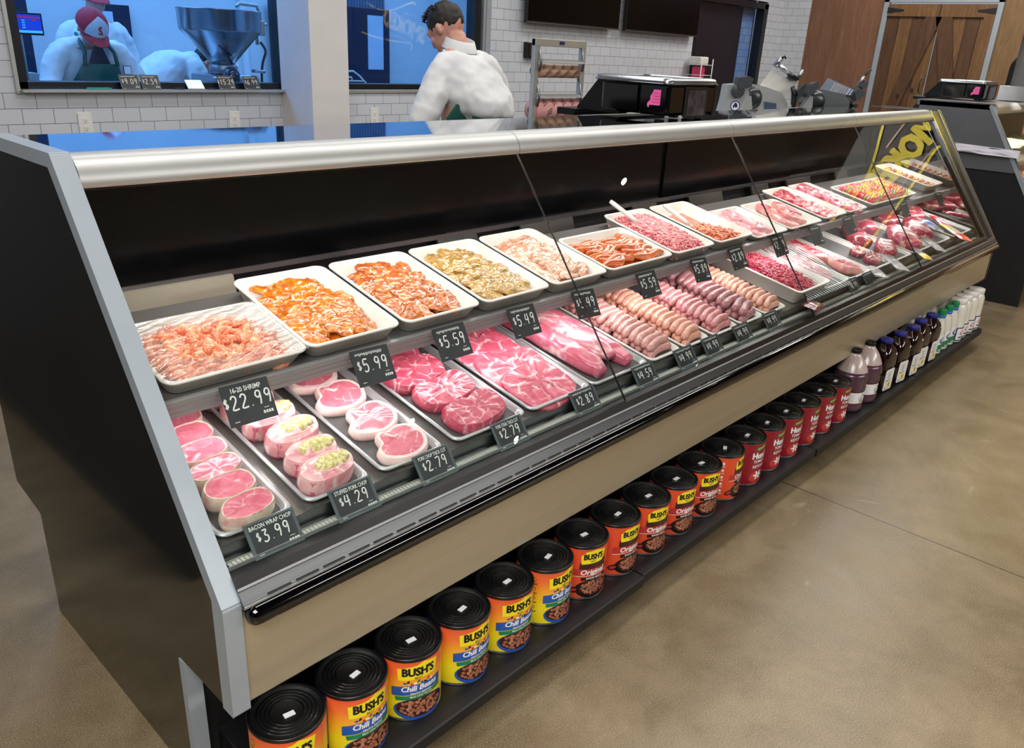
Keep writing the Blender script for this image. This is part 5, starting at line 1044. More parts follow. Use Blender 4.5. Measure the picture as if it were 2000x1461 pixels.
disc_y((1449, 192), 21, -.06, .06, 'motor_housing', M_sld, r); disc_y((1417, 180), 12, -.13, -.10, 'thickness_dial', M_slg, r, bulge=.01)
slab_y([(1411, 168), (1414, 156), (1430, 153), (1440, 156), (1438, 172), (1416, 176)], -.15, -.06, 'control_box', M_slg, r, .01)
slab_y([(1440, 165), (1478, 171), (1508, 180), (1522, 198), (1524, 224), (1448, 224)], -.02, .12, 'blade_housing', M_alu, r, .02)
slab_y([(1477, 197), (1500, 199), (1503, 213), (1480, 213)], -.028, -.018, 'blue_panel', mat('blue_grey_panel', '#5b6b85', .3, .4, c2='#52617a'), r, .003)
slab_y([(1484, 216), (1514, 213), (1512, 219), (1484, 221)], -.06, -.02, 'black_base_lever', M_black, r, .003)
slab_y([(1488, 138), (1468, 170), (1521, 188), (1540, 157), (1512, 152)], .02, .032, 'carriage_plate', mat('white_plate', '#dddcd4', .35, c2='#d2d1c8', ns=5), r, .004)
f = lambda pts, y: [(a, y, b) for a, b in L2(pts)]
MB().tube(f([(1492, 129), (1508, 140), (1530, 153)], .0), .014, 10).build('pusher_rod', M_steel, r); MB().tube(f([(1489, 134), (1497, 122), (1501, 117)], .0), [.020, .014, .010], 10).build('pusher_clamp', M_steel, r); MB().tube(f([(1498, 119), (1503, 116), (1506, 120)], -.01), .006, 8).build('clamp_knob', M_black, r)
MB().tube(f([(1533, 154), (1542, 138)], -.01), .012, 12).build('handle', M_steel, r); slab_y([(1514, 152), (1526, 147), (1536, 155), (1530, 158)], -.03, .02, 'handle_guard', M_black, r, .003)
MB().tube(f([(1523, 168), (1530, 182), (1531, 204)], -.05), [.014, .020, .012], 8).build('lever', M_black, r); slab_y([(1526, 182), (1546, 160), (1548, 166), (1534, 200), (1528, 200)], -.06, -.02, 'lever_bracket', M_slg, r, .004)
slab_y([(1440, 225), (1528, 225), (1528, 218), (1440, 218)], -.12, .16, 'base', M_alu, r)
e = Decal(); e.oval(0, 0, .030, .030, 0, 0, n=20); e.oval(0, 0, .025, .025, 1, 1, n=20); e.oval(.003, .004, .010, .016, 0, 2, .5, 12); e.oval(-.010, -.004, .005, .011, 0, 2, .2, 10)
e.finish('round_badge', [P_navy, P_wht], r, lambda u, v, l: (u + (1417 - 1395) / 298, -.1015 - l * .0006, v + (225 - 206) / 298))
r = tag(empty('meat_slicer', (5.19, 2.35, 1.252), (0, 0, radians(-46.7))), 'right meat slicer with ribbed plate and rounded grey motor housing', 'slicer')
O2 = (1545, 222)
slab_y([(1528, 222), (1548, 222), (1560, 220), (1556, 180), (1550, 178)], -.12, -.06, 'gauge_fin', M_alu, r, .004, O2); slab_y([(1546, 158), (1556, 153), (1560, 160), (1548, 178), (1540, 176)], -.16, -.08, 'control_box', M_slg, r, .008, O2)
disc_y((1566, 188), 19, -.08, .05, 'motor_disc', M_sld, r, O2)
slab_y([(1562, 166), (1585, 168), (1618, 173), (1632, 184), (1634, 196), (1624, 208), (1594, 212), (1580, 206)], -.06, .10, 'motor_housing', mat('grey_green_metal', '#8b9292', .3, .7, c2='#7e8585', ns=4), r, .025, O2)
for c in ((1589, 204), (1602, 205)): disc_y(c, 2.4, -.066, -.05, 'bolt', M_black, r, O2, .002)
disc_y((1628, 190), 17, -.02, .05, 'black_drum', M_black, r, O2, .004)
MB().tube([(a, -.06, b) for a, b in L2([(1636, 188), (1646, 194), (1652, 207)], O2)], [.012, .015, .013], 8).build('handle', M_black, r)
rb = slab_y([(1598, 147), (1586, 168), (1636, 184), (1646, 164)], .06, .072, 'ribbed_plate', mat('blue_steel_plate', '#a9b3c9', .3, .6, c2='#9fa9bf', ns=4), r, .003, O2)
for k in range(6): slab_y([(1612 + 4.6 * k, 154 + 1.5 * k), (1614 + 4.6 * k, 154.6 + 1.5 * k), (1606 + 4.6 * k, 174 + 1.5 * k), (1604 + 4.6 * k, 173.4 + 1.5 * k)], .054, .062, 'rib', M_alu, rb, .001, O2)
slab_y([(1636, 184), (1640, 186), (1657, 152), (1653, 150)], .02, .05, 'support_arm', M_steel, r, .003, O2)
slab_y([(1646, 168), (1652, 162), (1664, 167), (1663, 176), (1650, 186)], -.01, .06, 'grip_block', M_slg, r, .006, O2); slab_y([(1654, 158), (1662, 148), (1669, 152), (1662, 164)], .0, .05, 'knob_block', M_slg, r, .005, O2)
MB().tube([(a, .03, b) for a, b in L2([(1655, 153), (1662, 141)], O2)], .012, 10).build('chrome_post', M_steel, r); MB().tube([(a, .03, b) for a, b in L2([(1662, 141), (1668, 132), (1671, 128)], O2)], [.006, .006, .011], 8).build('post_knob', M_slg, r)
slab_y([(1558, 222), (1596, 218), (1586, 213), (1560, 214)], -.1, .06, 'drip_plate', M_alu, r, .002, O2)
# ---- wire basket with packets by the glass door
r = tag(empty('wire_basket', (7.86, 4.62, 0)), 'white wire rack hanging at the tile wall edge beside the glass door', 'wire rack')
for z in (1.22, 1.32, 1.42, 1.52): MB().tube([(-.08, .2, z), (-.08, .02, z), (.14, .02, z), (.14, .2, z)], .004, 6).build('wire', M_white, r)
MB().tube([(.14, .02, 1.2), (.14, .02, 1.58)], .006, 6).build('upright', M_white, r); MB().tube([(-.08, .02, 1.2), (-.08, .02, 1.58)], .006, 6).build('upright', M_white, r)
o = MB().box(7.80, 7.90, 4.66, 4.76, 1.36, 1.50).build('pink_packet', mat('magenta_packet', '#c81e5a', .4, c2='#d83c70'), None, .01); tag(o, 'magenta packet in the white wire rack', 'packet')
o = MB().box(7.79, 7.95, 4.66, 4.80, 1.52, 1.60).build('white_container', M_white, None, .015); tag(o, 'white plastic container on top of the wire rack', 'container')
# ---- the next display case, its goods and printer
ox, oy = 7.2, 1.6
c2 = tag(empty('deli_case', (7.2, 1.6, 0)), 'second display case at the far right with a grey steel end panel', 'display case')
_P = P
def Q(mb, name, mats, parent=None, bevel=0):
    mb.v = [(v[0] - 7.2, v[1] - 1.6, v[2]) for v in mb.v]; return mb.build(name, mats, c2, bevel)
XN = 6.70
Q(MB().prism([(2.12, 1.37), (1.616, 1.37), (1.285, .86), (1.16, .66), (1.115, .55), (1.107, 0), (2.3, 0), (2.3, 1.0)], XN + .004, XN + .02), 'end_panel', M_matte)
Q(MB().prism([(2.10, 1.372), (1.616, 1.372), (1.335, .97), (1.34, .945), (1.37, .93), (1.95, .93), (2.10, 1.0)], XN - .004, XN + .004), 'end_cover', mat('grey_cover_steel', '#77797c', .38, .35, c2='#6d6f72', ns=2), None, .001)
Q(MB().prism([(1.616, 1.38), (1.10, .585), (1.11, .57), (1.125, .57), (1.63, 1.36)], XN - .006, XN + .03), 'end_trim', M_grey)
Q(MB().prism([(2.12, 1.38), (1.60, 1.38), (1.62, 1.34), (2.12, 1.34)], XN - .004, 9.2), 'top_panel', M_steel)
Q(MB().prism([(1.60, 1.385), (1.57, 1.35), (1.575, 1.315), (1.62, 1.34)], XN + .03, 9.2, 'x', 0, True), 'top_rail', M_alu)
Q(MB().box(XN + .02, 9.2, 1.25, 2.2, .1, .62), 'cabinet_body', M_matte); Q(MB().box(XN + .02, 9.2, 1.15, 1.25, .1, .56), 'front_panel', M_tansteel); Q(MB().box(XN + .02, 9.2, 1.9, 2.0, .62, 1.34), 'rear_wall', M_matte)
Q(MB().prism([(1.45, .98), (1.88, 1.03), (1.88, 1.015), (1.45, .965)], XN + .02, 9.2), 'upper_shelf', M_shelf); Q(MB().prism([(1.2, .66), (1.9, .80), (1.9, .78), (1.2, .64)], XN + .02, 9.2), 'deck', M_shelf)
Q(MB().prism([(1.17, .63), (1.60, 1.32), (1.605, 1.315), (1.175, .625)], XN + .03, 9.2), 'front_glass', M_glass)
for k, x in enumerate((6.95, 7.3, 7.65, 8.0)):
    mb = MB(); mb.ell((0, 0, .03), (.13, .16, .045), 22, 10, 0, disp=.25, ds=25, seed=k, flat=-.01); o = mb.build('deli_salad', [mat('potato_salad', '#e3dfae', .5, c2='#f0eed4', ns=60), mat('green_salad', '#c9d48a', .5, c2='#eef0d8', ns=60)][k % 2]); o.location = (x, 1.65, 1.035); tag(o, 'mound of pale deli salad on the far case shelf, %s from its end panel' % ['first', 'second', 'third', 'fourth'][k], 'deli salad', None, 'stuff')
for k, (x, y) in enumerate([(6.92, 1.42), (7.18, 1.42), (7.05, 1.60), (7.45, 1.45), (7.7, 1.5)]):
    mb = MB(); mb.ell((0, 0, .05), (.12, .085, .055), 20, 10, 0, disp=.3, ds=18, seed=k, flat=-.04); o = mb.build('smoked_meat', marm('smoked_glaze', '#4a2416', '#7c4630', '#b07a60')); o.location = (x, y, .76 if y < 1.5 else .80); o.rotation_euler = (radians(11), 0, k); tag(o, 'brown smoked meat piece on the lower deck of the far case, %s' % ['nearest the glass', 'second', 'behind the first', 'fourth', 'last'][k], 'smoked meat')
# napkin sheet lying on the end ledge
sheet('paper_towel', [(XN - .03, 1.90, 1.045), (XN - .03, 1.36, 1.035), (XN - .006, 1.36, 1.085), (XN - .006, 1.88, 1.10)], 24, .014, 4, mat('pale_towel', '#dcd9e2', .7, c2='#cfccd6', ns=10), 'crumpled white paper lying across the black end of the far case', 'paper', 9, .004)
pr2 = printer((7.05, 1.78, 1.384), 0, .92, 'second black label printer with pink sticker, on the far case top')
# red bags in a white carton and black round hood
r = tag(empty('bag_carton', (7.78, 1.70, 1.386)), 'white carton on the far case holding small red bags', 'carton'); MB().box(-.15, .15, -.12, .12, 0, .11).build('carton_body', M_paper, r, .004)
for k in range(5):
    mb = MB(); mb.ell((0, 0, .05), (.045, .035, .06), 12, 8, 0, disp=.4, ds=30, seed=k); o = mb.build('red_bag', mat('red_bag', '#6d1428', .3, c2='#8e2038', ns=14, coat=.5)); o.location = (7.66 + .058 * k, 1.66 + .03 * (k % 2), 1.50); tag(o, 'small dark red bag sticking out of the white carton', 'bag', 'red bags in the carton')
r = tag(empty('black_hood', (8.1, 1.72, 1.386)), 'black round-topped appliance behind the red bags', 'appliance')
MB().prism([(-.16 + 0, 0), (.16, 0)] + [(.16 * cos(pi * i / 16), .24 + .14 * sin(pi * i / 16)) for i in range(17)], -.06, .06, 'x').build('hood_body', M_black, r, .006); MB().lathe([(.05, 0), (.05, .02), (.02, .03)], 18, (0, 0, 0)).build('front_knob', M_dsteel, r)
# ---- hanging sign on the shop side, seen mirrored in the glass
r = tag(empty('hanging_sign', (7.2, .85, 0)), 'black hanging sign with yellow SMOKED lettering, seen only mirrored in the case glass', 'sign')
MB().box(0, .02, -.85, .80, 1.50, 2.20).build('sign_board', mat('charcoal_sign', '#120f10', .6, c2='#181415'), r)
for y in (-.7, .65): MB().tube([(.01, y, 2.2), (.01, y, ZC)], .006, 6).build('hanger', M_black, r)
d = Decal(); d.text('SMOKED', -.68, 1.66, .27, 0, .02, 0, align='LEFT', rot=.27, sx=.80, layer=1, heavy=.045)
for a in ([(-.50, 2.02), (-.42, 2.06), (-.1, 1.98), (.2, 1.97), (.5, 2.06)], [(-.40, 1.50), (-.42, 1.58), (-.1, 1.60), (.3, 1.64), (.62, 1.70)]): ribbon(d, a, .022, 0, 1)
ribbon(d, [(-.52, 1.90), (-.25, 1.94)], .016, 1, 1); ribbon(d, [(-.40, 1.60), (-.12, 1.66), (0, 1.68)], .014, 1, 1)
d.text('DAY', .02, 1.90, .07, 2, .01, 0, rot=.27, layer=1)
d.finish('yellow_lettering', [mat('sign_yellow', '#e8d32c', .5, c2='#e0c828'), mat('sign_tan', '#9a7c6c', .5), P_wht], r, lambda u, v, l: (-.008 * l, -u, v))
l = bpy.data.lights.new('sign_fill_spot', 'SPOT'); l.energy = 2600; l.spot_size = radians(30); l.color = (1, .95, .85); l.shadow_soft_size = .05  # unseen spot added so the sign reads bright in the glass
o = bpy.data.objects.new('sign_fill_spot', l); C.objects.link(o); o.location = (4.9, .3, 3.65); o.rotation_euler = (Vector((7.2, .8, 1.85)) - o.location).to_track_quat('-Z', 'Y').to_euler()
# ---- round ceiling downlights whose reflections dot the glass
for k, (x, y) in enumerate([(6.2, .07), (10.4, -.1), (6.1, -1.57), (4.23, -2.1), (10.1, -2.26), (5.97, -3.0), (9.9, -3.13)]):
    r = tag(empty('ceiling_downlight', (x, y, 3.62)), 'small round ceiling downlight over the shop floor, seen as a white dot in the glass', 'light', 'round ceiling downlights')
    MB().lathe([(.06, 0), (.07, .01), (.07, .18)], 24).build('housing', M_black, r); MB().lathe([(.035, -.004), (.035, .002)], 20).build('bulb', mat('bulb_glow', '#ffffff', .4, emit=60, ecol='#fff6ea'), r)
# ================================================================== people
M_skin = mat('skin', '#c98f7c', .5, c2='#d6a08c', ns=40); M_hair = mat('short_dark_hair', '#15120f', .6, c2='#241d18', ns=120, bump=.5, bs=200)
M_coat = mat('white_work_coat', '#dcdcdb', .75, c2='#d2d3d4', ns=7, bump=.15, bs=30); M_apron = mat('dark_green_apron', '#0e4a40', .65, c2='#115449', ns=8)
M_trous = mat('dark_trousers', '#1c1f26', .8, c2='#22262e'); M_shirt = mat('navy_shirt', '#141c2c', .8, c2='#182236'); M_shoe = mat('black_shoe', '#0c0c0d', .5)
def limb(mb, pts, rad, n=12, m=0, sx=1): mb.tube([tuple(p) for p in spline(pts, 4, False)], [rad[0] + 0 * i if False else _ir(rad, i / (4 * (len(pts) - 1))) for i in range(4 * (len(pts) - 1) + 1)], n, m, sx)
def _ir(r, t):
    k = t * (len(r) - 1); i = min(int(k), len(r) - 2); return r[i] + (r[i + 1] - r[i]) * (k - i)
def hand(mb, w, d, up, curl=.6, side=1):
    w, d, up = Vector(w), Vector(d).normalized(), Vector(up).normalized(); s = d.cross(up).normalized() * side; up = s.cross(d) * side
    mb.tube([w, w + d * .04, w + d * .085], [.022, .030, .028], 10, 0, 1.25)
    for k, (o, l) in enumerate(((-.030, .068), (-.010, .078), (.010, .074), (.029, .058))):
        p = w + d * .085 + s * o; q = p + d * l * .45 - up * l * .12; e = q + d * l * .35 - up * l * .45 * curl; f = e + d * l * .1 - up * l * .4 * curl
        mb.tube([p - d * .01, p, q, e, f], [.0095, .0098, .009, .0082, .006], 8)
    p = w + d * .03 - s * .028; mb.tube([p, p - s * .022 + d * .02, p - s * .028 + d * .05 - up * .01], [.0115, .0105, .0075], 8)
def remesh(o, vox, smooth=3, disp=0, size=.12):
    m = o.modifiers.new('remesh', 'REMESH'); m.mode = 'VOXEL'; m.voxel_size = vox; m.use_smooth_shade = True
    if disp:
        t = bpy.data.textures.new('folds', 'CLOUDS'); t.noise_scale = size; t.noise_depth = 2
        d = o.modifiers.new('folds', 'DISPLACE'); d.texture = t; d.strength = disp; d.mid_level = .5
    s = o.modifiers.new('smooth', 'SMOOTH'); s.iterations = smooth; s.factor = .6
def torso(mb, secs, n=20):
    """secs: (centre, half width, half depth, right vector, depth vector)"""
    rs = []
    for c, a, b, rv, dv in secs:
        c, rv, dv = Vector(c), Vector(rv).normalized(), Vector(dv).normalized()
        rs.append([tuple(c + rv * a * (abs(cos(t)) ** .85) * (1 if cos(t) > 0 else -1) + dv * b * (abs(sin(t)) ** .9) * (1 if sin(t) > 0 else -1)) for t in [2 * pi * i / n for i in range(n)]])
    mb.rings(rs, 0, True)
def head(mb, M, s=1.0):
    """head in its own frame: +y face, z up, origin at the skull centre"""
    T_ = lambda p: tuple(M @ Vector(p)); R3 = M.to_3x3()
    def E(c, r, rot=None): mb.ell(T_(c), r, 18, 12, 0, R3 if rot is None else R3 @ rot)
    E((0, -.01, .02), (.076 * s, .095 * s, .092 * s)); E((0, .025, -.04), (.060 * s, .068 * s, .072 * s)); E((0, .04, -.082), (.034, .034, .026))
    E((0, .090, -.018), (.012, .020, .022)); E((0, .098, -.032), (.016, .014, .011)); E((0, .079, .022), (.052, .016, .010))
    for sx in (-1, 1):
        E((sx * .079, -.005, -.012), (.008, .015, .026)); E((sx * .036, .070, -.022), (.020, .016, .016)); E((sx * .030, .078, .006), (.013, .010, .009))
    E((0, .083, -.058), (.022, .012, .006)); E((0, .081, -.066), (.019, .012, .006))
def person(name, label, head_M, neck, skin_secs, coat_secs, arms, legs, coat_hem=None, coat_len=None, M=None, hairfn=None, collar=None, extra=None):
    hip = Vector(coat_secs[0][0]); r = tag(empty(name, (0, 0, 0)), label, 'person')
    b = MB(); head(b, head_M); limb(b, [head_M @ Vector((0, -.025, -.05)), neck], [.052, .060]); torso(b, skin_secs)
    for sh, el, wr, hd, side in arms:
        limb(b, [neck, sh, el, wr], [.055, .052, .042, .028]); hand(b, wr, Vector(hd), (0, 0, 1), .6, side)
    for hp, kn, an in legs:
        limb(b, [hp, kn, an], [.085, .058, .040]); 
    o = b.build('body', M_skin, r); remesh(o, .0075, 2)
    c = MB(); torso(c, coat_secs)
    for sh, el, wr, hd, side in arms:
        w2 = Vector(el).lerp(Vector(wr), .93); c0 = Vector(coat_secs[-2][0]); limb(c, [c0.lerp(Vector(sh), .35), sh, el, w2], [.070, .074, .070, .056], 14)
    o = c.build('coat', M_coat, r); remesh(o, .011, 2, .028, .09)
    t = MB()
    for hp, kn, an in legs: limb(t, [hp, kn, Vector(an) + Vector((0, 0, .02))], [.105, .080, .072])
    a, bq = Vector(legs[0][0]), Vector(legs[1][0]); t.tube([a + Vector((0, 0, .05)), bq + Vector((0, 0, .05))], [.11, .11], 12); o = t.build('trousers', M_trous, r); remesh(o, .016, 2)
    for hp, kn, an in legs:
        an = Vector(an); f = (head_M.to_3x3() @ Vector((0, 1, 0))); f.z = 0; f.normalize()
        k = MB(); k.tube([an + f * -.07 + Vector((0, 0, -.03)), an + Vector((0, 0, -.02)), an + f * .10 + Vector((0, 0, -.035)), an + f * .19 + Vector((0, 0, -.045))], [.035, .048, .042, .028], 12); k.build('shoe', M_shoe, r)
    return r
X_ = Vector((1, 0, 0)); Y_ = Vector((0, 1, 0)); Z_ = Vector((0, 0, 1))
def hair_cap(r, M, front=.03, low=-.05, name='hair', k=1.0):
    """short hair shell over crown and back of the head with small tufts on top"""
    mb = MB(); n = 26; rs = []; R3 = M.to_3x3(); rr = random.Random(4)
    mb.ell(tuple(M @ Vector((0, -.014, .028))), (.080 * k, .098 * k, .093 * k), 64, 46, 0, R3, .05, 50, 2)
    keep = []
    inv = M.inverted()
    for i, v in enumerate(mb.v):
        p = inv @ Vector(v); lim = low + max(0, (p.y + .02)) * 1.25
        if p.z < lim: q = Vector((p.x * .8, p.y * .8, max(p.z, lim - .012))); mb.v[i] = tuple(M @ q)
    for q in range(160):
        th = rr.uniform(0, 6.28); u = rr.uniform(0, 1) ** .5 * .075; p = Vector((u * cos(th), u * sin(th) * 1.1, .112 - u * u * 6)); d = Vector((rr.uniform(-.4, .4), rr.uniform(-.1, .7), 1)).normalized() * rr.uniform(.010, .022)
        mb.tube([M @ p, M @ (p + d * .6), M @ (p + d + Vector((0, .006, 0)))], [.004, .003, .0006], 5)
    return mb.build(name, M_hair, r)
# ---- man in a white coat seen from behind
HM = Matrix.Translation((2.825, 3.10, 1.655)) @ Matrix.Rotation(radians(14), 4, 'Z') @ Matrix.Rotation(radians(-36), 4, 'X')
rv, dv = Vector((1, .08, 0)), Vector((-.08, 1, .12))
secs = [((2.88, 2.97, .86), .17, .12, rv, dv), ((2.88, 2.96, 1.05), .15, .11, rv, dv), ((2.87, 2.97, 1.25), .16, .11, rv, dv), ((2.855, 2.99, 1.40), .17, .10, rv, dv), ((2.84, 3.01, 1.48), .12, .07, rv, dv), ((2.82, 3.03, 1.54), .055, .055, rv, dv)]
csecs = [((2.90, 2.97, .62), .22, .17, rv, dv), ((2.90, 2.97, .80), .205, .155, rv, dv), ((2.915, 2.96, 1.05), .172, .135, rv, dv), ((2.92, 2.955, 1.20), .168, .138, rv, dv), ((2.915, 2.95, 1.262), .168, .150, rv, dv), ((2.905, 2.945, 1.30), .195, .172, rv, dv), ((2.89, 2.945, 1.36), .20, .16, rv, dv), ((2.87, 2.965, 1.44), .185, .125, rv, dv), ((2.852, 2.99, 1.515), .135, .088, rv, dv), ((2.83, 3.02, 1.56), .075, .068, rv, dv)]
man = person('person', 'man with short black hair in a white coat, seen from behind at back wall', HM, Vector((2.84, 3.03, 1.55)), secs, csecs,
  [((2.705, 2.99, 1.455), (2.555, 2.97, 1.235), (2.58, 3.16, 1.05), (.2, .9, -.2), 1), ((3.045, 3.02, 1.455), (3.165, 3.05, 1.235), (3.12, 3.22, 1.05), (-.3, .9, -.2), -1)],
  [((2.79, 2.97, .88), (2.78, 2.99, .48), (2.78, 2.96, .08)), ((2.97, 2.97, .88), (2.98, 2.99, .48), (2.98, 2.96, .08))])
hair_cap(man, HM, low=-.075, k=.965)
cl = MB(); cl.rings([[(2.85 + .074 * k * cos(t), 3.03 + .070 * k * sin(t), z + .018 * sin(t)) for t in [2 * pi * i / 24 for i in range(24)]] for k, z in ((1.2, 1.565), (1.0, 1.612), (.94, 1.614), (1.08, 1.56))], 0, True, False, False); cl.build('collar', M_coat, man)
a = MB(); a.prism([(2.62, 1.05), (2.80, 1.05), (2.80, 1.26), (2.70, 1.33), (2.64, 1.27)], 2.875, 2.885, 'y'); ap = a.build('apron', M_apron, man, .004)
a = MB(); a.tube([(2.755, 2.83, 1.275), (2.84, 2.785, 1.262), (2.93, 2.778, 1.268), (3.02, 2.792, 1.262), (3.09, 2.84, 1.25)], .006, 6); a.build('apron_string', M_apron, man)
# ---- red capped man at the window
M_cap = mat('red_cap_cloth', '#a5162c', .7, c2='#b41e36', ns=20); M_capw = mat('pale_cap_panel', '#c9ced6', .7, c2='#bcc2cc', ns=20)
def cap(r, M):
    mb = MB(); R3 = M.to_3x3(); n = 28; rs = []
    for j in range(9):
        ph = j / 8 * pi / 2 * .985; rs.append([tuple(M @ Vector((.094 * cos(ph) * cos(t), -.006 + .112 * cos(ph) * sin(t), .02 + .105 * sin(ph)))) for t in [2 * pi * i / n for i in range(n)]])
    mb.rings(rs, 0, True, False, True)
    c_ = mb.build('cap', M_cap, r)
    p = MB(); rs = []
    for j in range(8):
        q = j / 7; half = .95 * (1 - q ** 2.2) ** .6; ph = q * pi / 2 * .80; rs.append([tuple(M @ Vector((.0955 * cos(ph) * sin(t), -.006 + .1138 * cos(ph) * cos(t), .02 + .1065 * sin(ph)))) for t in [half * (2 * i / 12 - 1) for i in range(13)]])
    p.rings(rs, 0, True, False, False, False); fp = p.build('front_panel', M_capw, c_)
    b = MB(); rs = []
    for j in range(7):
        q = j / 6; rs.append([tuple(M @ Vector(((.086 + .004 * q) * sin(t) * (1 - .1 * q * q), -.004 + .105 * cos(t) * (1 - q * .3) + q * (.085 * cos(t) ** .8 + .02), .022 - .020 * (sin(t)) ** 2 - .018 * q))) for t in [1.35 * (2 * i / 14 - 1) for i in range(15)]])
    b.rings(rs, 0, True, False, False, False); br = b.build('brim', M_cap, c_); m = br.modifiers.new('t', 'SOLIDIFY'); m.thickness = .003
    d = Decal(); d.text('S', 0, 0, .068, 0, .03, 0, layer=1, sx=.9); d.text('t', -.012, .012, .034, 0, .03, 0); d.text('L', .010, -.012, .036, 0, .03, 0)
    def F(u, v, l):
        t = -u / .1; ph = .42 + v / .108; return tuple(M @ Vector((.0965 * cos(ph) * sin(t), -.006 + .1148 * cos(ph) * cos(t), .02 + .1075 * sin(ph))))
    d.finish('red_monogram', [mat('red_thread', '#b01826', .6)], c_, F, .01); return c_
HM = Matrix.Translation((2.225, 5.80, 1.575)) @ Matrix.Rotation(radians(184), 4, 'Z') @ Matrix.Rotation(radians(-42), 4, 'X')
rv, dv = Vector((-1, 0, 0)), Vector((0, -1, .35))
secs = [((2.24, 6.06, .95), .17, .12, rv, dv), ((2.24, 6.05, 1.10), .16, .12, rv, dv), ((2.24, 6.0, 1.28), .18, .12, rv, dv), ((2.235, 5.93, 1.42), .18, .11, rv, dv), ((2.23, 5.90, 1.49), .08, .07, rv, dv)]
csecs = [((2.24, 6.08, .80), .25, .17, rv, dv), ((2.24, 6.06, 1.02), .235, .165, rv, dv), ((2.24, 6.03, 1.18), .235, .17, rv, dv), ((2.24, 5.99, 1.33), .235, .165, rv, dv), ((2.238, 5.95, 1.44), .19, .13, rv, dv), ((2.235, 5.92, 1.51), .10, .085, rv, dv)]
LEG = lambda x, y: [((x - .1, y, .9), (x - .1, y - .02, .48), (x - .1, y, .08)), ((x + .1, y, .9), (x + .1, y - .02, .48), (x + .1, y, .08))]
p1 = person('person', 'man in red cap, white coat and green apron, head bowed behind left window', HM, Vector((2.23, 5.89, 1.47)), secs, csecs,
  [((2.055, 5.92, 1.42), (1.95, 5.86, 1.20), (2.05, 5.64, 1.10), (.5, -.8, -.1), 1), ((2.42, 5.92, 1.42), (2.52, 5.86, 1.20), (2.42, 5.64, 1.10), (-.5, -.8, -.1), -1)], LEG(2.24, 6.08))
cap(p1, HM)
def apron(r, cx_, cy, z0, zb, zt, wt, wb, lean=.3, neckpts=None):
    mb = MB(); n = 10; rs = []
    for j in range(9):
        q = j / 8; z = z0 + (zt - z0) * q; wd = wb if z < zb else wb + (wt - wb) * ((z - zb) / (zt - zb)) ** .7; yy = cy - max(0, z - .95) * lean
        rs.append([(cx_ + wd * (2 * i / n - 1), yy + .10 * (wd / .2) ** 2 * (2 * i / n - 1) ** 2, z) for i in range(n + 1)])
    mb.rings(rs, 0, True, False, False, False); o = mb.build('apron', M_apron, r); m = o.modifiers.new('t', 'SOLIDIFY'); m.thickness = .004
    for s in (-1, 1):
        k = MB(); k.tube([(cx_ + s * wt * .9, cy - max(0, zt - .95) * lean + .02, zt - .01), (cx_ + s * wt * .8, cy - .12 + .02, zt + .07), neckpts[0] + Vector((s * .075, 0, 0))], .012, 6, 0, 1.0); k.build('apron_strap', M_apron, r)
apron(p1, 2.238, 5.86, .85, 1.20, 1.362, .115, .20, .30, [Vector((2.235, 5.90, 1.54))])
sb = MB().prism([(2.17, 1.36), (2.30, 1.36), (2.26, 1.47), (2.21, 1.47)], 5.765, 5.785, 'y'); sb.build('shirt_front', M_shirt, p1)
bd = MB().box(2.37, 2.42, 5.745, 5.75, 1.30, 1.355); q = bd.build('name_patch', P_navy, p1); k = MB().box(2.374, 2.416, 5.742, 5.745, 1.304, 1.351).build('patch_face', P_wht, q)
# ---- second capped man farther back, built in place of a reflection
HM = Matrix.Translation((2.64, 6.75, 1.790)) @ Matrix.Rotation(radians(180), 4, 'Z') @ Matrix.Rotation(radians(-16), 4, 'X')
rv, dv = Vector((-1, 0, 0)), Vector((0, -1, 0))
secs = [((2.64, 6.85, .95), .17, .12, rv, dv), ((2.64, 6.84, 1.3), .17, .12, rv, dv), ((2.64, 6.82, 1.53), .18, .11, rv, dv), ((2.64, 6.81, 1.60), .08, .07, rv, dv)]
csecs = [((2.64, 6.86, .75), .25, .17, rv, dv), ((2.64, 6.85, 1.1), .23, .165, rv, dv), ((2.64, 6.84, 1.4), .23, .15, rv, dv), ((2.64, 6.83, 1.56), .19, .12, rv, dv), ((2.64, 6.82, 1.64), .09, .08, rv, dv)]
p2 = person('person', 'second man in red and pale cap, standing in for a reflection, cut by frame top', HM, Vector((2.64, 6.81, 1.60)), secs, csecs,
  [((2.46, 6.84, 1.54), (2.38, 6.82, 1.26), (2.46, 6.60, 1.10), (.3, -.9, -.1), 1), ((2.82, 6.84, 1.54), (2.90, 6.82, 1.26), (2.82, 6.60, 1.10), (-.3, -.9, -.1), -1)], LEG(2.64, 6.87))
cap(p2, HM)
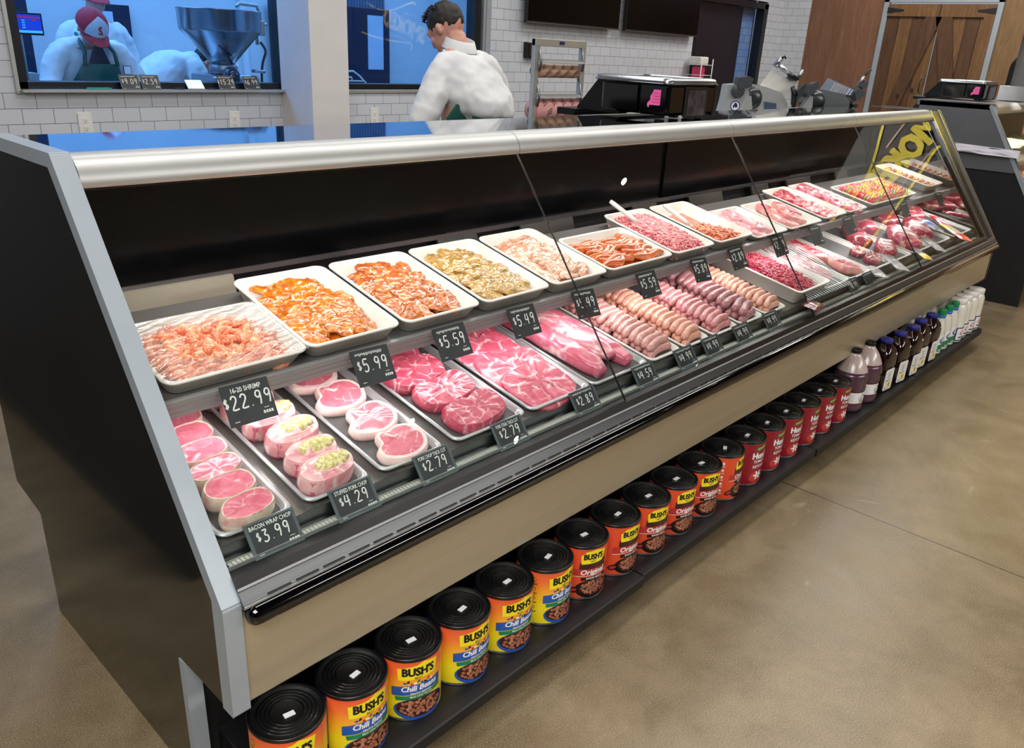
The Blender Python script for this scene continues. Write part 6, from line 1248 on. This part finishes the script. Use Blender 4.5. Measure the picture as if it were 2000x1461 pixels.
# ---- stooping man behind the hopper
HM = Matrix.Translation((3.16, 6.16, 1.375)) @ Matrix.Rotation(radians(-100), 4, 'Z') @ Matrix.Rotation(radians(-55), 4, 'X')
def sec(c, a, b, ang): return (c, a, b, (0, 1, 0), (-sin(radians(ang)), 0, cos(radians(ang))))
secs = [sec((2.70, 6.2, 1.05), .16, .11, 40), sec((2.84, 6.2, 1.24), .16, .11, 40), sec((2.98, 6.2, 1.34), .18, .11, 40), sec((3.04, 6.19, 1.37), .08, .07, 40)]
csecs = [sec((2.66, 6.2, .96), .22, .16, 20), sec((2.72, 6.2, 1.12), .21, .16, 30), sec((2.83, 6.2, 1.27), .22, .15, 45), sec((2.94, 6.2, 1.37), .21, .13, 55), sec((3.02, 6.19, 1.39), .15, .11, 55), sec((3.07, 6.18, 1.39), .08, .075, 55)]
p3 = person('person', 'stooping man in white coat with dark hair, half hidden behind the steel hopper', HM, Vector((3.05, 6.19, 1.38)), secs, csecs,
  [((3.0, 6.02, 1.35), (3.02, 5.92, 1.17), (3.14, 5.84, 1.10), (.9, -.1, -.2), 1), ((3.0, 6.37, 1.35), (3.04, 6.42, 1.12), (3.2, 6.34, 1.05), (.9, -.1, -.2), -1)], LEG(2.62, 6.2))
hair_cap(p3, HM, low=-.03)
a = MB().prism([(2.70, .85), (2.95, .85), (2.92, 1.20), (2.76, 1.20)], 6.02, 6.03, 'y'); a.build('apron', M_apron, p3, .004)
# ---- prep table and steel filler with its big hopper
r = tag(empty('prep_table', (2.7, 5.48, 0)), 'steel prep table inside the room, under the hopper machine', 'table')
MB().box(-.95, .85, -.30, .30, .98, 1.02).build('table_top', M_steel, r, .003)
for x in (-.9, .8):
    for y in (-.26, .26): MB().tube([(x, y, 0), (x, y, .98)], .02, 10).build('leg', M_steel, r)
r = tag(empty('filling_machine', (2.975, 5.55, 1.02)), 'steel filling machine with a big round hopper behind the left window', 'machine')
MB().lathe([(.075, .37), (.09, .385), (.262, .575), (.268, .585), (.272, .70), (.276, .706), (.276, .712), (.270, .712), (.266, .70), (.262, .588), (.085, .39), (.07, .372)], 48, cap0=False, cap1=False).build('hopper', mat('hopper_steel', '#a9b2ba', .22, .9, c2='#98a2ac', ns=3), r)
MB().box(-.15, .20, -.14, .20, .0, .30).build('machine_body', M_steel, r, .02); MB().lathe([(.085, .30), (.095, .31), (.095, .35), (.078, .372)], 28).build('hopper_collar', M_dsteel, r)
MB().lathe([(.052, .20), (.055, .22), (.055, .30), (.045, .34), (.02, .358)], 24, (-.05, -.20, 0)).build('dark_guard', mat('smoked_plastic', '#1b2630', .15, c2='#233240', coat=.5), r)
MB().tube([(.13, 0, .74), (.16, 0, .76), (.30, .02, .755), (.325, .03, .70), (.325, .03, .58)], .012, 10).build('lift_pipe', M_alu, r)
MB().box(.285, .335, -.02, .05, .56, .66).build('hinge_block', M_alu, r, .006); MB().tube([(.22, 0, .60), (.37, .02, .64)], .010, 8).build('hinge_bar', M_alu, r); MB().tube([(.28, .01, .50), (.28, .01, .56), (.22, .0, .52)], .014, 8).build('clamp', M_alu, r)
MB().tube([tuple(p) for p in spline([(.30, 0, .52), (.325, -.02, .46), (.29, -.03, .38), (.275, -.03, .28), (.28, -.03, .10)], 5, False)], .009, 8).build('cable', M_black, r)
MB().tube([(.16, -.10, .33), (.25, -.12, .325)], .011, 10).build('valve_rod', M_steel, r)
MB().tube([(-.10, -.24, .44), (-.07, -.25, .38)], .010, 8).build('lever', M_black, r); MB().tube([(-.08, -.27, .43), (-.16, -.26, .49)], .006, 8).build('latch', M_black, r)
# ---- monitor, mast and rods in the prep room
r = tag(empty('monitor', (1.895, 6.0, 1.52)), 'blue lit monitor at the left edge inside the prep room', 'monitor')
MB().box(-.11, .11, 0, .03, -.005, .125).build('bezel', M_black, r, .003); 
d = Decal(); d.rect(-.1, .1, .008, .115, 0, 0); d.rect(-.095, .095, .094, .103, 1, 1); d.rect(-.1, .1, .008, .022, 2, 1)
for k in range(4): d.rect(-.012, .006, .035 + k * .014, .041 + k * .014, 2, 1)
for k in (-.075, .05): d.rect(k, k + .02, .078, .088, 1, 1)
em = lambda n, c, e: mat(n, c, .3, emit=e, ecol=c)
d.finish('screen', [em('screen_blue', '#1238a8', 1.0), em('screen_red', '#a82848', .8), em('screen_cyan', '#4ab0e0', 1.0)], r, lambda u, v, l: (u, -.001 - .0005 * l, v)); MB().tube([(0, .03, .05), (0, .12, .05), (0, .12, -1.52)], .016, 8).build('stand', M_alu, r)
r = tag(empty('steel_column', (1.90, 6.25, 0)), 'pale steel column standing left of the capped man in the prep room', 'column'); MB().box(-.03, .03, -.03, .03, 0, 1.55).build('post', M_alu, r, .004); MB().prism([(-.10, 1.22), (.12, 1.22), (.09, 1.28), (-.07, 1.28)], -.1, .1, 'y').build('flared_foot', M_alu, r)
r = tag(empty('rod_rack', (3.80, 5.35, 0)), 'bent steel rod rack at the lower left of the right window', 'rack')
MB().tube([(-.16, 0, 1.36), (.13, 0, 1.365), (.19, 0, 1.33), (.27, 0, 1.26), (.28, 0, .9)], .007, 8).build('outer_rod', M_white, r)
for x in (-.12, -.02, .06): MB().tube([tuple(p) for p in [(x, 0, .9), (x, 0, 1.30), (x + .015, 0, 1.322), (x + .05, 0, 1.322), (x + .06, 0, 1.29)]], .006, 8).build('hook_rod', M_white, r)
MB().tube([(-.16, 0, 1.295), (.22, 0, 1.295)], .005, 8).build('cross_rod', M_white, r); MB().box(-.2, .3, -.1, .1, .86, .9).build('base', M_steel, r); MB().box(-.18, .28, -.08, .08, 0, .86).build('stand_body', M_dsteel, r)
